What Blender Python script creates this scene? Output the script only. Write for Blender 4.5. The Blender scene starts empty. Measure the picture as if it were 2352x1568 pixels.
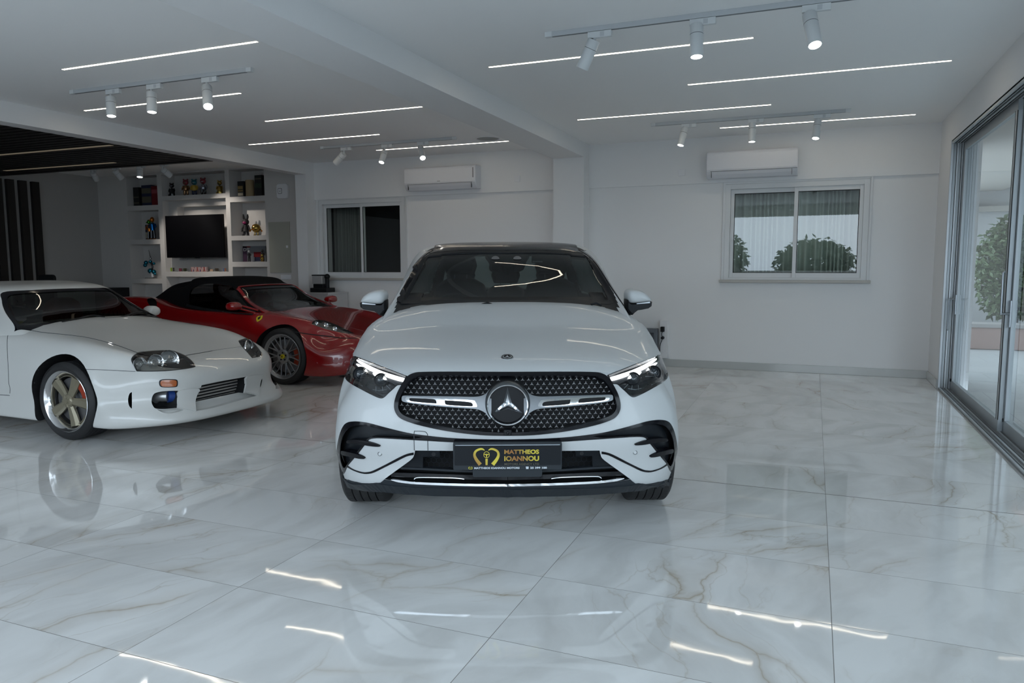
import bpy, bmesh, math, random
import numpy as np
from mathutils import Vector, Matrix
from mathutils.bvhtree import BVHTree
from mathutils.geometry import delaunay_2d_cdt
R_ = math.radians
SC = bpy.context.scene
# ------------------------------------------------------------------ camera
F, PITCH, ROLL, YAW, HC = 1702.4, R_(5.94), R_(-.158), R_(22.1), 1.412
_cy, _sy = math.cos(YAW), math.sin(YAW)
fwd = np.array([-_sy*math.cos(PITCH), _cy*math.cos(PITCH), -math.sin(PITCH)])
rgt = np.array([_cy, _sy, 0.]); _up = np.cross(rgt, fwd)
RR = rgt*math.cos(ROLL)+_up*math.sin(ROLL); UU = -rgt*math.sin(ROLL)+_up*math.cos(ROLL)
CAM = np.array([0, 0, HC]); HD = np.array([-_sy, _cy, 0.])
cd = bpy.data.cameras.new('camera'); cam = bpy.data.objects.new('camera', cd); SC.collection.objects.link(cam)
cd.sensor_width = 36; cd.lens = F*36/2352; cd.clip_start = .05; cd.clip_end = 300
M = Matrix.Identity(4)
for r in range(3):
    M[r][0] = RR[r]; M[r][1] = UU[r]; M[r][2] = -fwd[r]; M[r][3] = CAM[r]
cam.matrix_world = M; SC.camera = cam
# ------------------------------------------------------------------ world, light, exposure
SC.view_settings.view_transform = 'Standard'; SC.view_settings.look = 'None'
SC.view_settings.gamma = 1; SC.view_settings.use_curve_mapping = False
SC.view_settings.exposure = 0.84
SC.cycles.max_bounces = 10; SC.cycles.diffuse_bounces = 5; SC.cycles.glossy_bounces = 5
SC.cycles.transparent_max_bounces = 16; SC.cycles.caustics_reflective = False; SC.cycles.caustics_refractive = False
SC.cycles.sample_clamp_indirect = 6
w = bpy.data.worlds.new('overcast'); SC.world = w; w.use_nodes = True
nt = w.node_tree; bg = nt.nodes['Background']
tc = nt.nodes.new('ShaderNodeTexCoord'); nz = nt.nodes.new('ShaderNodeTexNoise'); nz.inputs['Scale'].default_value = 2.2
nt.links.new(tc.outputs['Generated'], nz.inputs['Vector'])
rp = nt.nodes.new('ShaderNodeValToRGB'); rp.color_ramp.elements[0].color = (.52, .645, .765, 1); rp.color_ramp.elements[1].color = (.70, .80, .90, 1)
rp.color_ramp.elements[0].position = .35; rp.color_ramp.elements[1].position = .65
nt.links.new(nz.outputs['Fac'], rp.inputs['Fac']); nt.links.new(rp.outputs['Color'], bg.inputs['Color'])
bg.inputs['Strength'].default_value = 3.2

def area(name, loc, rot, sx, sy, power, col, portal=False):
    l = bpy.data.lights.new(name, 'AREA'); l.shape = 'RECTANGLE'; l.size = sx; l.size_y = sy
    l.energy = power; l.color = col
    o = bpy.data.objects.new(name, l); SC.collection.objects.link(o); o.location = loc; o.rotation_euler = rot
    if portal: l.cycles.is_portal = True
    return o
# sky light entering through the open shop front behind the camera and through the sliding glass wall
area('front_opening_portal', (-3.2, -1.95, 1.5), (R_(90), 0, 0), 9, 2.9, 1, (1, 1, 1), True)
area('side_opening_portal', (1.75, 4.5, 1.4), (R_(90), 0, R_(90)), 10, 2.8, 1, (1, 1, 1), True)

# ------------------------------------------------------------------ materials
def lin(c): return c
MATS = {}
def mat(name, col, rough=.5, metal=0., coat=0., spec=.5, emit=None, es=0., bump=None, alpha=None, coatr=.03):
    if name in MATS: return MATS[name]
    m = bpy.data.materials.new(name); m.use_nodes = True; b = m.node_tree.nodes['Principled BSDF']
    b.inputs['Base Color'].default_value = (*col, 1); b.inputs['Roughness'].default_value = rough
    b.inputs['Metallic'].default_value = metal; b.inputs['Coat Weight'].default_value = coat
    b.inputs['Coat Roughness'].default_value = coatr; b.inputs['Specular IOR Level'].default_value = spec
    if emit: b.inputs['Emission Color'].default_value = (*emit, 1); b.inputs['Emission Strength'].default_value = es
    n = m.node_tree
    if bump:
        sc, st, dist = bump
        t = n.nodes.new('ShaderNodeTexNoise'); t.inputs['Scale'].default_value = sc; t.inputs['Detail'].default_value = 4
        c = n.nodes.new('ShaderNodeTexCoord'); n.links.new(c.outputs['Object'], t.inputs['Vector'])
        bp = n.nodes.new('ShaderNodeBump'); bp.inputs['Strength'].default_value = st; bp.inputs['Distance'].default_value = dist
        n.links.new(t.outputs['Fac'], bp.inputs['Height']); n.links.new(bp.outputs['Normal'], b.inputs['Normal'])
    MATS[name] = m; return m
def glass(name, tint, refl=1.45, rough=0.):
    """thin pane: tinted see-through mixed with a mirror layer by fresnel"""
    if name in MATS: return MATS[name]
    m = bpy.data.materials.new(name); m.use_nodes = True; n = m.node_tree; n.nodes.clear()
    o = n.nodes.new('ShaderNodeOutputMaterial'); mx = n.nodes.new('ShaderNodeMixShader')
    t = n.nodes.new('ShaderNodeBsdfTransparent'); t.inputs[0].default_value = (*[v**.5 for v in tint], 1)
    g = n.nodes.new('ShaderNodeBsdfGlossy'); g.inputs['Roughness'].default_value = rough; g.inputs[0].default_value = (1, 1, 1, 1)
    f = n.nodes.new('ShaderNodeFresnel'); f.inputs[0].default_value = refl
    ge = n.nodes.new('ShaderNodeNewGeometry'); su = n.nodes.new('ShaderNodeMath'); su.operation = 'SUBTRACT'; su.inputs[0].default_value = 1
    mu = n.nodes.new('ShaderNodeMath'); mu.operation = 'MULTIPLY'; n.links.new(ge.outputs['Backfacing'], su.inputs[1])
    n.links.new(f.outputs[0], mu.inputs[0]); n.links.new(su.outputs[0], mu.inputs[1])
    n.links.new(mu.outputs[0], mx.inputs[0]); n.links.new(t.outputs[0], mx.inputs[1]); n.links.new(g.outputs[0], mx.inputs[2])
    n.links.new(mx.outputs[0], o.inputs[0]); MATS[name] = m; return m

WALL = mat('wall_paint', (.80, .80, .805), .75, bump=(180, .12, .002))
CEIL = mat('ceiling_paint', (.90, .90, .90), .8)
WHITEP = mat('white_plastic', (.78, .78, .8), .35)
WHITEM = mat('white_metal', (.75, .76, .78), .35, .0)
TRACKM = mat('track_grey_white', (.50, .52, .54), .4)
BLACKP = mat('black_plastic', (.010, .011, .013), .45, spec=.25)
BLACKG = mat('gloss_black', (.005, .005, .007), .12, spec=.25)
VOID = mat('deep_black', (.004, .004, .005), .8)
RUBBER = mat('tyre_rubber', (.014, .014, .015), .62, bump=(90, .3, .004))
CHROME = mat('chrome', (.82, .83, .85), .07, 1.)
SATIN = mat('satin_silver', (.32, .34, .36), .3, 1.)
ALU = mat('grey_aluminium', (.34, .35, .37), .38, .55)
ALUL = mat('light_aluminium', (.62, .65, .68), .35, .3)
LED = mat('led_strip', (1, 1, 1), .5, emit=(1., .88, .70), es=9)
LENSE = mat('spot_lens', (1, 1, 1), .5, emit=(1., .97, .92), es=9)
MARBT = None

# ------------------------------------------------------------------ generic builders
COL = SC.collection
def link(o, parent=None):
    COL.objects.link(o)
    if parent is not None: o.parent = parent
    return o
def tag(o, label=None, cat=None, group=None, kind=None):
    if label: o['label'] = label
    if cat: o['category'] = cat
    if group: o['group'] = group
    if kind: o['kind'] = kind
    return o
def empty(name, loc=(0, 0, 0), rz=0, label=None, cat=None, group=None):
    o = bpy.data.objects.new(name, None); o.empty_display_size = .1; link(o); o.location = loc; o.rotation_euler = (0, 0, rz)
    return tag(o, label, cat, group)
class MB:
    """collects geometry into one mesh"""
    def __init__(s): s.v = []; s.f = []; s.m = []; s.sm = []
    def add(s, verts, faces, mi=0, smooth=False):
        b = len(s.v); s.v += [tuple(v) for v in verts]
        for f in faces: s.f.append([b+i for i in f]); s.m.append(mi); s.sm.append(smooth)
        return s
    def box(s, x0, y0, z0, x1, y1, z1, mi=0, mtx=None):
        v = [(x, y, z) for z in (z0, z1) for y in (y0, y1) for x in (x0, x1)]
        if mtx is not None: v = [tuple(mtx @ Vector(p)) for p in v]
        return s.add(v, [(0, 2, 3, 1), (4, 5, 7, 6), (0, 1, 5, 4), (2, 6, 7, 3), (0, 4, 6, 2), (1, 3, 7, 5)], mi)
    def lathe(s, prof, axis='z', c=(0, 0, 0), n=32, mi=0, caps=True, smooth=True, mtx=None):
        """prof: list of (r, h) along the axis"""
        V = []; Fc = []
        for r, h in prof:
            for k in range(n):
                a = 2*math.pi*k/n; p = (r*math.cos(a), r*math.sin(a), h)
                if axis == 'x': p = (h, p[0], p[1])
                elif axis == 'y': p = (p[0], h, p[1])
                p = Vector(p)
                if mtx is not None: p = mtx @ p
                V.append((p[0]+c[0], p[1]+c[1], p[2]+c[2]))
        for i in range(len(prof)-1):
            for k in range(n):
                a, b = i*n+k, i*n+(k+1) % n
                Fc.append((a, b, b+n, a+n))
        s.add(V, Fc, mi, smooth)
        if caps:
            b = len(s.v)-len(V)
            for i in (0, len(prof)-1):
                if prof[i][0] > 1e-6:
                    s.f.append([b+i*n+k for k in range(n)]); s.m.append(mi); s.sm.append(False)
        return s
    def tube(s, pts, r, n=10, mi=0, closed=False, rs=None):
        P = [Vector(p) for p in pts]; N = len(P); V = []; Fc = []
        up = Vector((0, 0, 1)); prev = None
        for i, p in enumerate(P):
            a = P[(i-1) % N] if (closed or i > 0) else p; b = P[(i+1) % N] if (closed or i < N-1) else p
            t = (b-a).normalized()
            if prev is None:
                u = t.cross(up)
                if u.length < 1e-3: u = t.cross(Vector((1, 0, 0)))
            else: u = prev - t*prev.dot(t)
            u.normalize(); prev = u; w_ = t.cross(u); rr = rs[i] if rs else r
            for k in range(n):
                an = 2*math.pi*k/n; V.append(tuple(p+u*(rr*math.cos(an))+w_*(rr*math.sin(an))))
        for i in range(N if closed else N-1):
            for k in range(n):
                a = i*n+k; b = i*n+(k+1) % n; c = ((i+1) % N)*n+(k+1) % n; d = ((i+1) % N)*n+k
                Fc.append((a, b, c, d))
        s.add(V, Fc, mi, True)
        if not closed:
            b = len(s.v)-len(V)
            s.f.append([b+k for k in range(n)]); s.m.append(mi); s.sm.append(False)
            s.f.append([b+(N-1)*n+k for k in range(n)]); s.m.append(mi); s.sm.append(False)
        return s
    def sphere(s, c, r, seg=20, ring=12, mi=0, sc=(1, 1, 1), mtx=None):
        V = []; Fc = []
        for i in range(ring+1):
            t = math.pi*i/ring
            for k in range(seg):
                a = 2*math.pi*k/seg
                p = Vector((r*sc[0]*math.sin(t)*math.cos(a), r*sc[1]*math.sin(t)*math.sin(a), r*sc[2]*math.cos(t)))
                if mtx is not None: p = mtx @ p
                V.append((c[0]+p[0], c[1]+p[1], c[2]+p[2]))
        for i in range(ring):
            for k in range(seg):
                a, b = i*seg+k, i*seg+(k+1) % seg
                Fc.append((a, a+seg, b+seg, b))
        return s.add(V, Fc, mi, True)
    def prism(s, poly, d, mi=0, plane='xz', c=0., mis=None):
        """flat polygon extruded; plane 'xz' -> along y from c to c+d, 'xy' -> z, 'yz' -> x"""
        def P(a, b, h): return {'xz': (a, h, b), 'xy': (a, b, h), 'yz': (h, a, b)}[plane]
        n = len(poly); V = [P(a, b, c) for a, b in poly]+[P(a, b, c+d) for a, b in poly]
        s.add(V, [list(range(n)), list(range(2*n-1, n-1, -1))], mi)
        b = len(s.v)-2*n
        for k in range(n):
            s.f.append([b+k, b+(k+1) % n, b+n+(k+1) % n, b+n+k]); s.m.append(mi if mis is None else mis); s.sm.append(False)
        return s
    def mesh(s, name, mats):
        me = bpy.data.meshes.new(name); me.from_pydata(s.v, [], s.f)
        for m in (mats if isinstance(mats, (list, tuple)) else [mats]): me.materials.append(m)
        me.polygons.foreach_set('material_index', s.m); me.polygons.foreach_set('use_smooth', s.sm)
        bm = bmesh.new(); bm.from_mesh(me); bmesh.ops.remove_doubles(bm, verts=bm.verts, dist=1e-6)
        bmesh.ops.recalc_face_normals(bm, faces=bm.faces); bm.to_mesh(me); bm.free(); me.update()
        return me
    def obj(s, name, mats, parent=None, bevel=0, seg=2, sharp=35, loc=None):
        me = s.mesh(name, mats)
        if sharp and any(s.sm): me.set_sharp_from_angle(angle=R_(sharp))
        o = bpy.data.objects.new(name, me); link(o, parent)
        if loc is not None: o.location = loc
        if bevel:
            md = o.modifiers.new('bevel', 'BEVEL'); md.width = bevel; md.segments = seg; md.limit_method = 'ANGLE'; md.angle_limit = R_(40)
            md.harden_normals = False
        return o
def struct(o, kind='structure'): o['kind'] = kind; return o
def ray(px, py): return fwd+RR*(px-1176)/F-UU*(py-784)/F
def at(px, py, x=None, y=None, z=None):
    d = ray(px, py); ax, v = (0, x) if x is not None else (1, y) if y is not None else (2, z)
    return Vector(CAM+d*((v-CAM[ax])/d[ax]))

# ------------------------------------------------------------------ the room
WY = 10.28; RX = 1.34; CZ = 3.07; LX = -12.65; FY = -2.0
def floor_mat():
    m = bpy.data.materials.new('polished_marble_tiles'); m.use_nodes = True; n = m.node_tree; b = n.nodes['Principled BSDF']
    N = n.nodes.new; L = n.links.new
    geo = N('ShaderNodeNewGeometry'); sep = N('ShaderNodeSeparateXYZ'); L(geo.outputs['Position'], sep.inputs[0])
    def ma(op, a, b_=None, c=None):
        x = N('ShaderNodeMath'); x.operation = op
        for i, v in enumerate((a, b_, c)):
            if v is None: continue
            if isinstance(v, (int, float)): x.inputs[i].default_value = v
            else: L(v, x.inputs[i])
        return x.outputs[0]
    TW, TH, X0, Y0 = 1.2077, .5965, -3.508, 2.456
    u = ma('DIVIDE', ma('SUBTRACT', sep.outputs[0], X0), TW); v = ma('DIVIDE', ma('SUBTRACT', sep.outputs[1], Y0), TH)
    iu, iv = ma('FLOOR', u), ma('FLOOR', v); fu, fv = ma('FRACT', u), ma('FRACT', v)
    def edge(f, size): return ma('MULTIPLY', ma('MINIMUM', f, ma('SUBTRACT', 1., f)), size)
    gap = ma('LESS_THAN', ma('MINIMUM', edge(fu, TW), edge(fv, TH)), .0013)
    jy = ma('ABSOLUTE', ma('SUBTRACT', sep.outputs[1], 4.842)); joint = ma('LESS_THAN', jy, .0042)
    gapa = ma('MAXIMUM', gap, joint)
    # per tile offset and rotation of the stone pattern
    cmb = N('ShaderNodeCombineXYZ'); L(iu, cmb.inputs[0]); L(iv, cmb.inputs[1])
    wn = N('ShaderNodeTexWhiteNoise'); wn.noise_dimensions = '2D'; L(cmb.outputs[0], wn.inputs['Vector'])
    sc = N('ShaderNodeVectorMath'); sc.operation = 'SCALE'; sc.inputs['Scale'].default_value = 40; L(wn.outputs['Color'], sc.inputs[0])
    pos = N('ShaderNodeVectorMath'); pos.operation = 'ADD'; L(geo.outputs['Position'], pos.inputs[0]); L(sc.outputs[0], pos.inputs[1])
    rot = N('ShaderNodeVectorRotate'); rot.rotation_type = 'Z_AXIS'; L(pos.outputs[0], rot.inputs['Vector'])
    L(ma('MULTIPLY_ADD', wn.outputs['Value'], 1.3, -2.1), rot.inputs['Angle'])
    def warp(src, scale, amt):
        t = N('ShaderNodeTexNoise'); t.inputs['Scale'].default_value = scale; t.inputs['Detail'].default_value = 5; L(src, t.inputs['Vector'])
        s1 = N('ShaderNodeVectorMath'); s1.operation = 'SUBTRACT'; L(t.outputs['Color'], s1.inputs[0]); s1.inputs[1].default_value = (.5, .5, .5)
        s2 = N('ShaderNodeVectorMath'); s2.operation = 'SCALE'; L(s1.outputs[0], s2.inputs[0]); s2.inputs['Scale'].default_value = amt
        a = N('ShaderNodeVectorMath'); a.operation = 'ADD'; L(src, a.inputs[0]); L(s2.outputs[0], a.inputs[1]); return a.outputs[0]
    wp = warp(rot.outputs[0], 1.6, .42)
    mp = N('ShaderNodeMapping'); mp.inputs['Scale'].default_value = (.55, 2.0, 1); L(wp, mp.inputs['Vector'])
    vo = N('ShaderNodeTexVoronoi'); vo.feature = 'DISTANCE_TO_EDGE'; vo.inputs['Scale'].default_value = .95; L(mp.outputs[0], vo.inputs['Vector'])
    def ramp(src, pts):
        r = N('ShaderNodeValToRGB'); e = r.color_ramp.elements
        for i, (p, c) in enumerate(pts):
            x = e[i] if i < 2 else e.new(p)
            x.position = p; x.color = (c, c, c, 1) if isinstance(c, (int, float)) else (*c, 1)
        L(src, r.inputs[0]); return r.outputs[0]
    vein = ramp(vo.outputs['Distance'], [(0, .85), (.006, .45), (.02, .22), (.10, 0.)])
    msk = N('ShaderNodeTexNoise'); msk.inputs['Scale'].default_value = 1.1; msk.inputs['Detail'].default_value = 3; L(wp, msk.inputs['Vector'])
    mk = ramp(msk.outputs['Fac'], [(.44, 0.), (.66, 1.)])
    veinm = ma('MULTIPLY', vein, mk)
    v2 = N('ShaderNodeTexVoronoi'); v2.feature = 'DISTANCE_TO_EDGE'; v2.inputs['Scale'].default_value = 2.3; L(warp(mp.outputs[0], 2.5, .5), v2.inputs['Vector'])
    fine = ma('MULTIPLY', ramp(v2.outputs['Distance'], [(0, .32), (.010, .10), (.035, 0.)]), ramp(msk.outputs['Fac'], [(.5, 0.), (.62, 1.)]))
    cl = N('ShaderNodeTexNoise'); cl.inputs['Scale'].default_value = 2.2; cl.inputs['Detail'].default_value = 6; L(mp.outputs[0], cl.inputs['Vector'])
    mb = N('ShaderNodeMix'); mb.data_type = 'RGBA'; mb.inputs[6].default_value = (.77, .77, .76, 1); mb.inputs[7].default_value = (.62, .615, .60, 1)
    L(ramp(cl.outputs['Fac'], [(.42, 0.), (.72, 1.)]), mb.inputs[0])
    m1 = N('ShaderNodeMix'); m1.data_type = 'RGBA'; m1.inputs[7].default_value = (.38, .30, .20, 1); L(mb.outputs[2], m1.inputs[6])
    L(ma('MINIMUM', ma('ADD', ma('MULTIPLY', veinm, .9), fine), .85), m1.inputs[0])
    m2 = N('ShaderNodeMix'); m2.data_type = 'RGBA'; m2.inputs[7].default_value = (.10, .09, .075, 1); L(m1.outputs[2], m2.inputs[6])
    L(ma('MAXIMUM', ma('MULTIPLY', gap, .9), joint), m2.inputs[0]); L(m2.outputs[2], b.inputs['Base Color'])
    L(ma('MULTIPLY_ADD', gapa, .5, .035), b.inputs['Roughness']); b.inputs['Specular IOR Level'].default_value = .62
    bn = N('ShaderNodeTexNoise'); bn.inputs['Scale'].default_value = 3.2; bn.inputs['Detail'].default_value = 1.5; L(pos.outputs[0], bn.inputs['Vector'])
    bp = N('ShaderNodeBump'); bp.inputs['Strength'].default_value = .28; bp.inputs['Distance'].default_value = .0045
    L(bn.outputs['Fac'], bp.inputs['Height']); L(bp.outputs[0], b.inputs['Normal'])
    return m
FLOORM = floor_mat()
struct(MB().box(LX-.3, FY, -.12, RX+.02, WY+.4, 0).obj('floor', FLOORM))
struct(MB().box(LX-.3, FY-.1, CZ, RX+.35, WY+.8, CZ+.15).obj('ceiling', CEIL))
def wall_with_hole(name, x0, x1, z0, z1, y0, y1, holes, m=None):
    mb = MB(); xs = sorted({x0, x1, *[h[0] for h in holes], *[h[1] for h in holes]})
    for a, b in zip(xs, xs[1:]):
        hs = sorted([h for h in holes if h[0] <= a+1e-6 and h[1] >= b-1e-6], key=lambda h: h[2]); z = z0
        for h in hs:
            if h[2] > z: mb.box(a, y0, z, b, y1, h[2])
            z = h[3]
        if z < z1: mb.box(a, y0, z, b, y1, z1)
    return mb.obj(name, m or WALL)
W1 = (-7.58, -5.99, 1.20, 2.44); W2 = (-1.10, .585, 1.20, 2.43)
NCH = [(-11.9, -11.14, [(2.51, 3.05), (1.89, 2.42), (1.165, 1.80), (.45, 1.075)]),
       (-11.03, -9.56, [(2.66, 3.05), (1.295, 2.58), (.45, 1.205)]),
       (-9.465, -8.71, [(2.59, 3.05), (1.92, 2.50), (1.47, 1.84), (.45, 1.38)])]
holes = [W1, W2]
for a, b, zs in NCH: holes += [(a, b, z0, z1) for z0, z1 in zs]
LW = mat('lounge_dimmed_wall', (.60, .575, .555), .8)  # wall colour lowered to put the dimness of the lounge into it
struct(wall_with_hole('wall_back', -7.87, RX+.3, 0, CZ, WY, WY+.30, [W1, W2]))
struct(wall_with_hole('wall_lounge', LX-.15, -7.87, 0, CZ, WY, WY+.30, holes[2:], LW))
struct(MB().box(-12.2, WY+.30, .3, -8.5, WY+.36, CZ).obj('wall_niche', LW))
# upper beam band of the back wall (slight set-back line at 2.48 m)
for i, (a, b) in enumerate([(-7.68, -3.43), (-2.985, RX)]):
    struct(MB().box(a, WY-.035, 2.475, b, WY+.01, CZ).obj('trim_%d' % (i+1), WALL))
# ceiling beams and columns
struct(MB().box(-3.43, FY, 2.875, -2.985, WY, CZ).obj('trim_3', WALL))
struct(MB().box(-3.43, 10.0, 0, -2.985, WY, 2.875).obj('wall_column', WALL))
struct(MB().box(-7.87, FY, 2.865, -7.66, WY, CZ).obj('trim_4', WALL))
struct(MB().box(-7.87, 10.03, 0, -7.66, WY, 2.865).obj('wall_column', WALL))
# left wall, front fascia
struct(MB().box(LX-.15, FY, 0, LX, WY, CZ).obj('wall_left', mat('lounge_dimmed_side', (.40, .385, .37), .8)))  # lounge dimness painted in here too, as a still darker wall colour
struct(MB().box(LX, FY-.1, 2.75, RX+.3, FY+.1, CZ).box(LX, FY-.1, 0, -7.9, FY+.1, 2.75).obj('wall_front', WALL))
# right wall pier and lintel round the sliding doors
DY0, DY1, DZ = -1.2, 9.5, 2.74
struct(MB().box(RX, DY1, 0, RX+.30, WY, CZ).box(RX, FY, DZ, RX+.30, DY1, CZ).box(RX, FY, 0, RX+.3, DY0, DZ).obj('wall_right', WALL))
SKIRT = mat('skirting_marble', (.50, .51, .50), .12, bump=(3, .05, .002))
struct(MB().box(-2.985, WY-.018, 0, RX, WY, .10).box(-7.66, WY-.018, 0, -3.43, WY, .10).obj('baseboard_back', SKIRT, bevel=.003))
struct(MB().box(RX-.018, DY1, 0, RX, WY-.018, .10).obj('baseboard_right', SKIRT, bevel=.003))

# ------------------------------------------------------------------ car body engine
def crv(pts, n=5, closed=True):
    """Catmull-Rom through 2D/3D points; a point given twice is a corner"""
    P = [np.array(p, float) for p in pts]; N = len(P); out = []
    rng = range(N) if closed else range(N-1)
    for i in rng:
        a, b = P[i], P[(i+1) % N]
        if np.allclose(a, b): continue
        p0 = P[(i-1) % N] if (closed or i > 0) else a; p3 = P[(i+2) % N] if (closed or i < N-2) else b
        for k in range(n):
            t = k/n
            out.append(tuple(.5*(2*a+(b-p0)*t+(2*p0-5*a+4*b-p3)*t*t+(3*a-p0-3*b+p3)*t**3)))
    if not closed: out.append(tuple(P[-1]))
    return out
def inpoly(p, poly):
    x, y = p; c = False; j = len(poly)-1
    for i in range(len(poly)):
        xi, yi = poly[i]; xj, yj = poly[j]
        if (yi > y) != (yj > y) and x < (xj-xi)*(y-yi)/(yj-yi+1e-12)+xi: c = not c
        j = i
    return c
def cage(YF, YR, TY, W, SX, ZT, ZB, TK, dele=None, levels=3, crease=None):
    """control cage of a car volume (box topology), mirrored and subdivided. Returns (verts, faces)"""
    I = len(SX)-1; J = len(TY)+1; K = len(TK)-1; key = {}; V = []; Fc = []
    def P(i, j, k):
        ai = abs(i); s = 1 if i >= 0 else -1
        zb = ZB[j] if isinstance(ZB, (list, tuple)) else ZB
        y = YF[k][ai] if j == 0 else YR[k][ai] if j == J else TY[j-1]
        x = SX[ai]*W[j][k]; z = zb+(ZT[j][ai]-zb)*TK[k]
        if dele and (ai, j, k) in dele:
            d = dele[(ai, j, k)]; x += d[0]; y += d[1]; z += d[2]
        return (s*x, y, z)
    def vid(i, j, k):
        q = (i, j, k)
        if q not in key: key[q] = len(V); V.append(P(i, j, k))
        return key[q]
    for i in range(-I, I):
        for k in range(K):
            Fc.append((vid(i, 0, k), vid(i+1, 0, k), vid(i+1, 0, k+1), vid(i, 0, k+1)))
            Fc.append((vid(i, J, k), vid(i, J, k+1), vid(i+1, J, k+1), vid(i+1, J, k)))
        for j in range(J):
            Fc.append((vid(i, j, K), vid(i+1, j, K), vid(i+1, j+1, K), vid(i, j+1, K)))
            Fc.append((vid(i, j, 0), vid(i, j+1, 0), vid(i+1, j+1, 0), vid(i+1, j, 0)))
    for j in range(J):
        for k in range(K):
            Fc.append((vid(I, j, k), vid(I, j+1, k), vid(I, j+1, k+1), vid(I, j, k+1)))
            Fc.append((vid(-I, j, k), vid(-I, j, k+1), vid(-I, j+1, k+1), vid(-I, j+1, k)))
    me = bpy.data.meshes.new('cage'); me.from_pydata(V, [], Fc); me.update()
    if crease:
        at_ = me.attributes.new('crease_edge', 'FLOAT', 'EDGE'); inv = {v: q for q, v in key.items()}
        for e in me.edges:
            a, b = inv[e.vertices[0]], inv[e.vertices[1]]
            c = crease(a, b)
            if c: at_.data[e.index].value = c
    return subdiv(me, levels)
def subdiv(me, levels, fit=7):
    """Catmull-Clark surface that passes through the given cage points"""
    n = len(me.vertices); T0 = np.empty(n*3, np.float32); me.vertices.foreach_get('co', T0); cur = T0.copy()
    for it in range(fit):
        v, f = subdiv_raw(me, 2)
        cur += .9*(T0-v[:n].reshape(-1).astype(np.float32)); me.vertices.foreach_set('co', cur); me.update()
    r = subdiv_raw(me, levels); bpy.data.meshes.remove(me); return r
def subdiv_raw(me, levels):
    o = bpy.data.objects.new('tmp', me); COL.objects.link(o)
    md = o.modifiers.new('s', 'SUBSURF'); md.levels = levels; md.render_levels = levels; md.boundary_smooth = 'PRESERVE_CORNERS'
    dg = bpy.context.evaluated_depsgraph_get(); dg.update(); ev = o.evaluated_get(dg); m2 = ev.to_mesh()
    v = np.empty(len(m2.vertices)*3, np.float32); m2.vertices.foreach_get('co', v); v = v.reshape(-1, 3).astype(float)
    f = [list(p.vertices) for p in m2.polygons]; ev.to_mesh_clear()
    bpy.data.objects.remove(o)
    return v, f
def evaluated(o):
    dg = bpy.context.evaluated_depsgraph_get(); dg.update(); ev = o.evaluated_get(dg)
    return bpy.data.meshes.new_from_object(ev)

class Hull:
    def __init__(s, car, V, Fc):
        s.car = car; s.V = V; s.F = Fc; s.bvh = BVHTree.FromPolygons([tuple(v) for v in V], Fc)
        n = np.zeros_like(V)
        for f in Fc:
            p = V[f]; nn = np.cross(p[2]-p[0], p[-1]-p[1]) if len(f) == 4 else np.cross(p[1]-p[0], p[2]-p[0])
            n[f] += nn
        s.N = n/(np.linalg.norm(n, axis=1)[:, None]+1e-12)
    def nrm(s, p, fi):
        f = s.F[fi]; P = s.V[f]; w = 1/(np.linalg.norm(P-np.array(p), axis=1)**2+1e-9)
        n = (s.N[f]*w[:, None]).sum(0); return n/np.linalg.norm(n)
    def near(s, p):
        co, no, fi, d = s.bvh.find_nearest(Vector(p)); return np.array(co), s.nrm(co, fi), d
class Car:
    def __init__(s, name, s0, D0, th, label, cat='car', world=None):
        O = rgt*s0+HD*D0 if world is None else np.array([*world, 0.])
        s.rz = YAW+th if world is None else th
        s.root = empty(name, tuple(O), s.rz, label, cat)
        s.O = O; c, sn = math.cos(s.rz), math.sin(s.rz)
        s.ax = np.array([[c, sn, 0], [-sn, c, 0], [0, 0, 1.]])   # world -> local rows
        s.c = s.ax @ (CAM-O); s.hulls = []
    def lray(s, px, py): return s.ax @ ray(px, py)
    def hull(s, V, Fc): h = Hull(s, V, Fc); s.hulls.append(h); return h
    def hit(s, px, py, hulls=None):
        d = Vector(s.lray(px, py)).normalized(); best = None
        for h in (hulls or s.hulls):
            co, no, fi, dist = h.bvh.ray_cast(Vector(s.c), d)
            if co is not None and (best is None or dist < best[2]): best = (np.array(co), h.nrm(co, fi), dist)
        if best: return best[0], best[1]
        # past the silhouette: walk to the closest approach
        bd = None
        for h in (hulls or s.hulls):
            t0 = 1.
            for k in range(60):
                p = s.c+np.array(d)*(2.5+k*.12)
                co, n, dist = h.near(p)
                if bd is None or dist < bd[2]: bd = (co, n, dist)
        return bd[0], bd[1]
    def plane(s, px, py, y=None, x=None, z=None):
        d = s.lray(px, py); a, v = (0, x) if x is not None else (1, y) if y is not None else (2, z)
        return s.c+d*((v-s.c[a])/d[a])
    def px(s, p):
        """local point -> pixel"""
        P = s.ax.T @ np.array(p)+s.O-CAM; d = P @ fwd
        return 1176+F*(P @ RR)/d, 784-F*(P @ UU)/d

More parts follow.
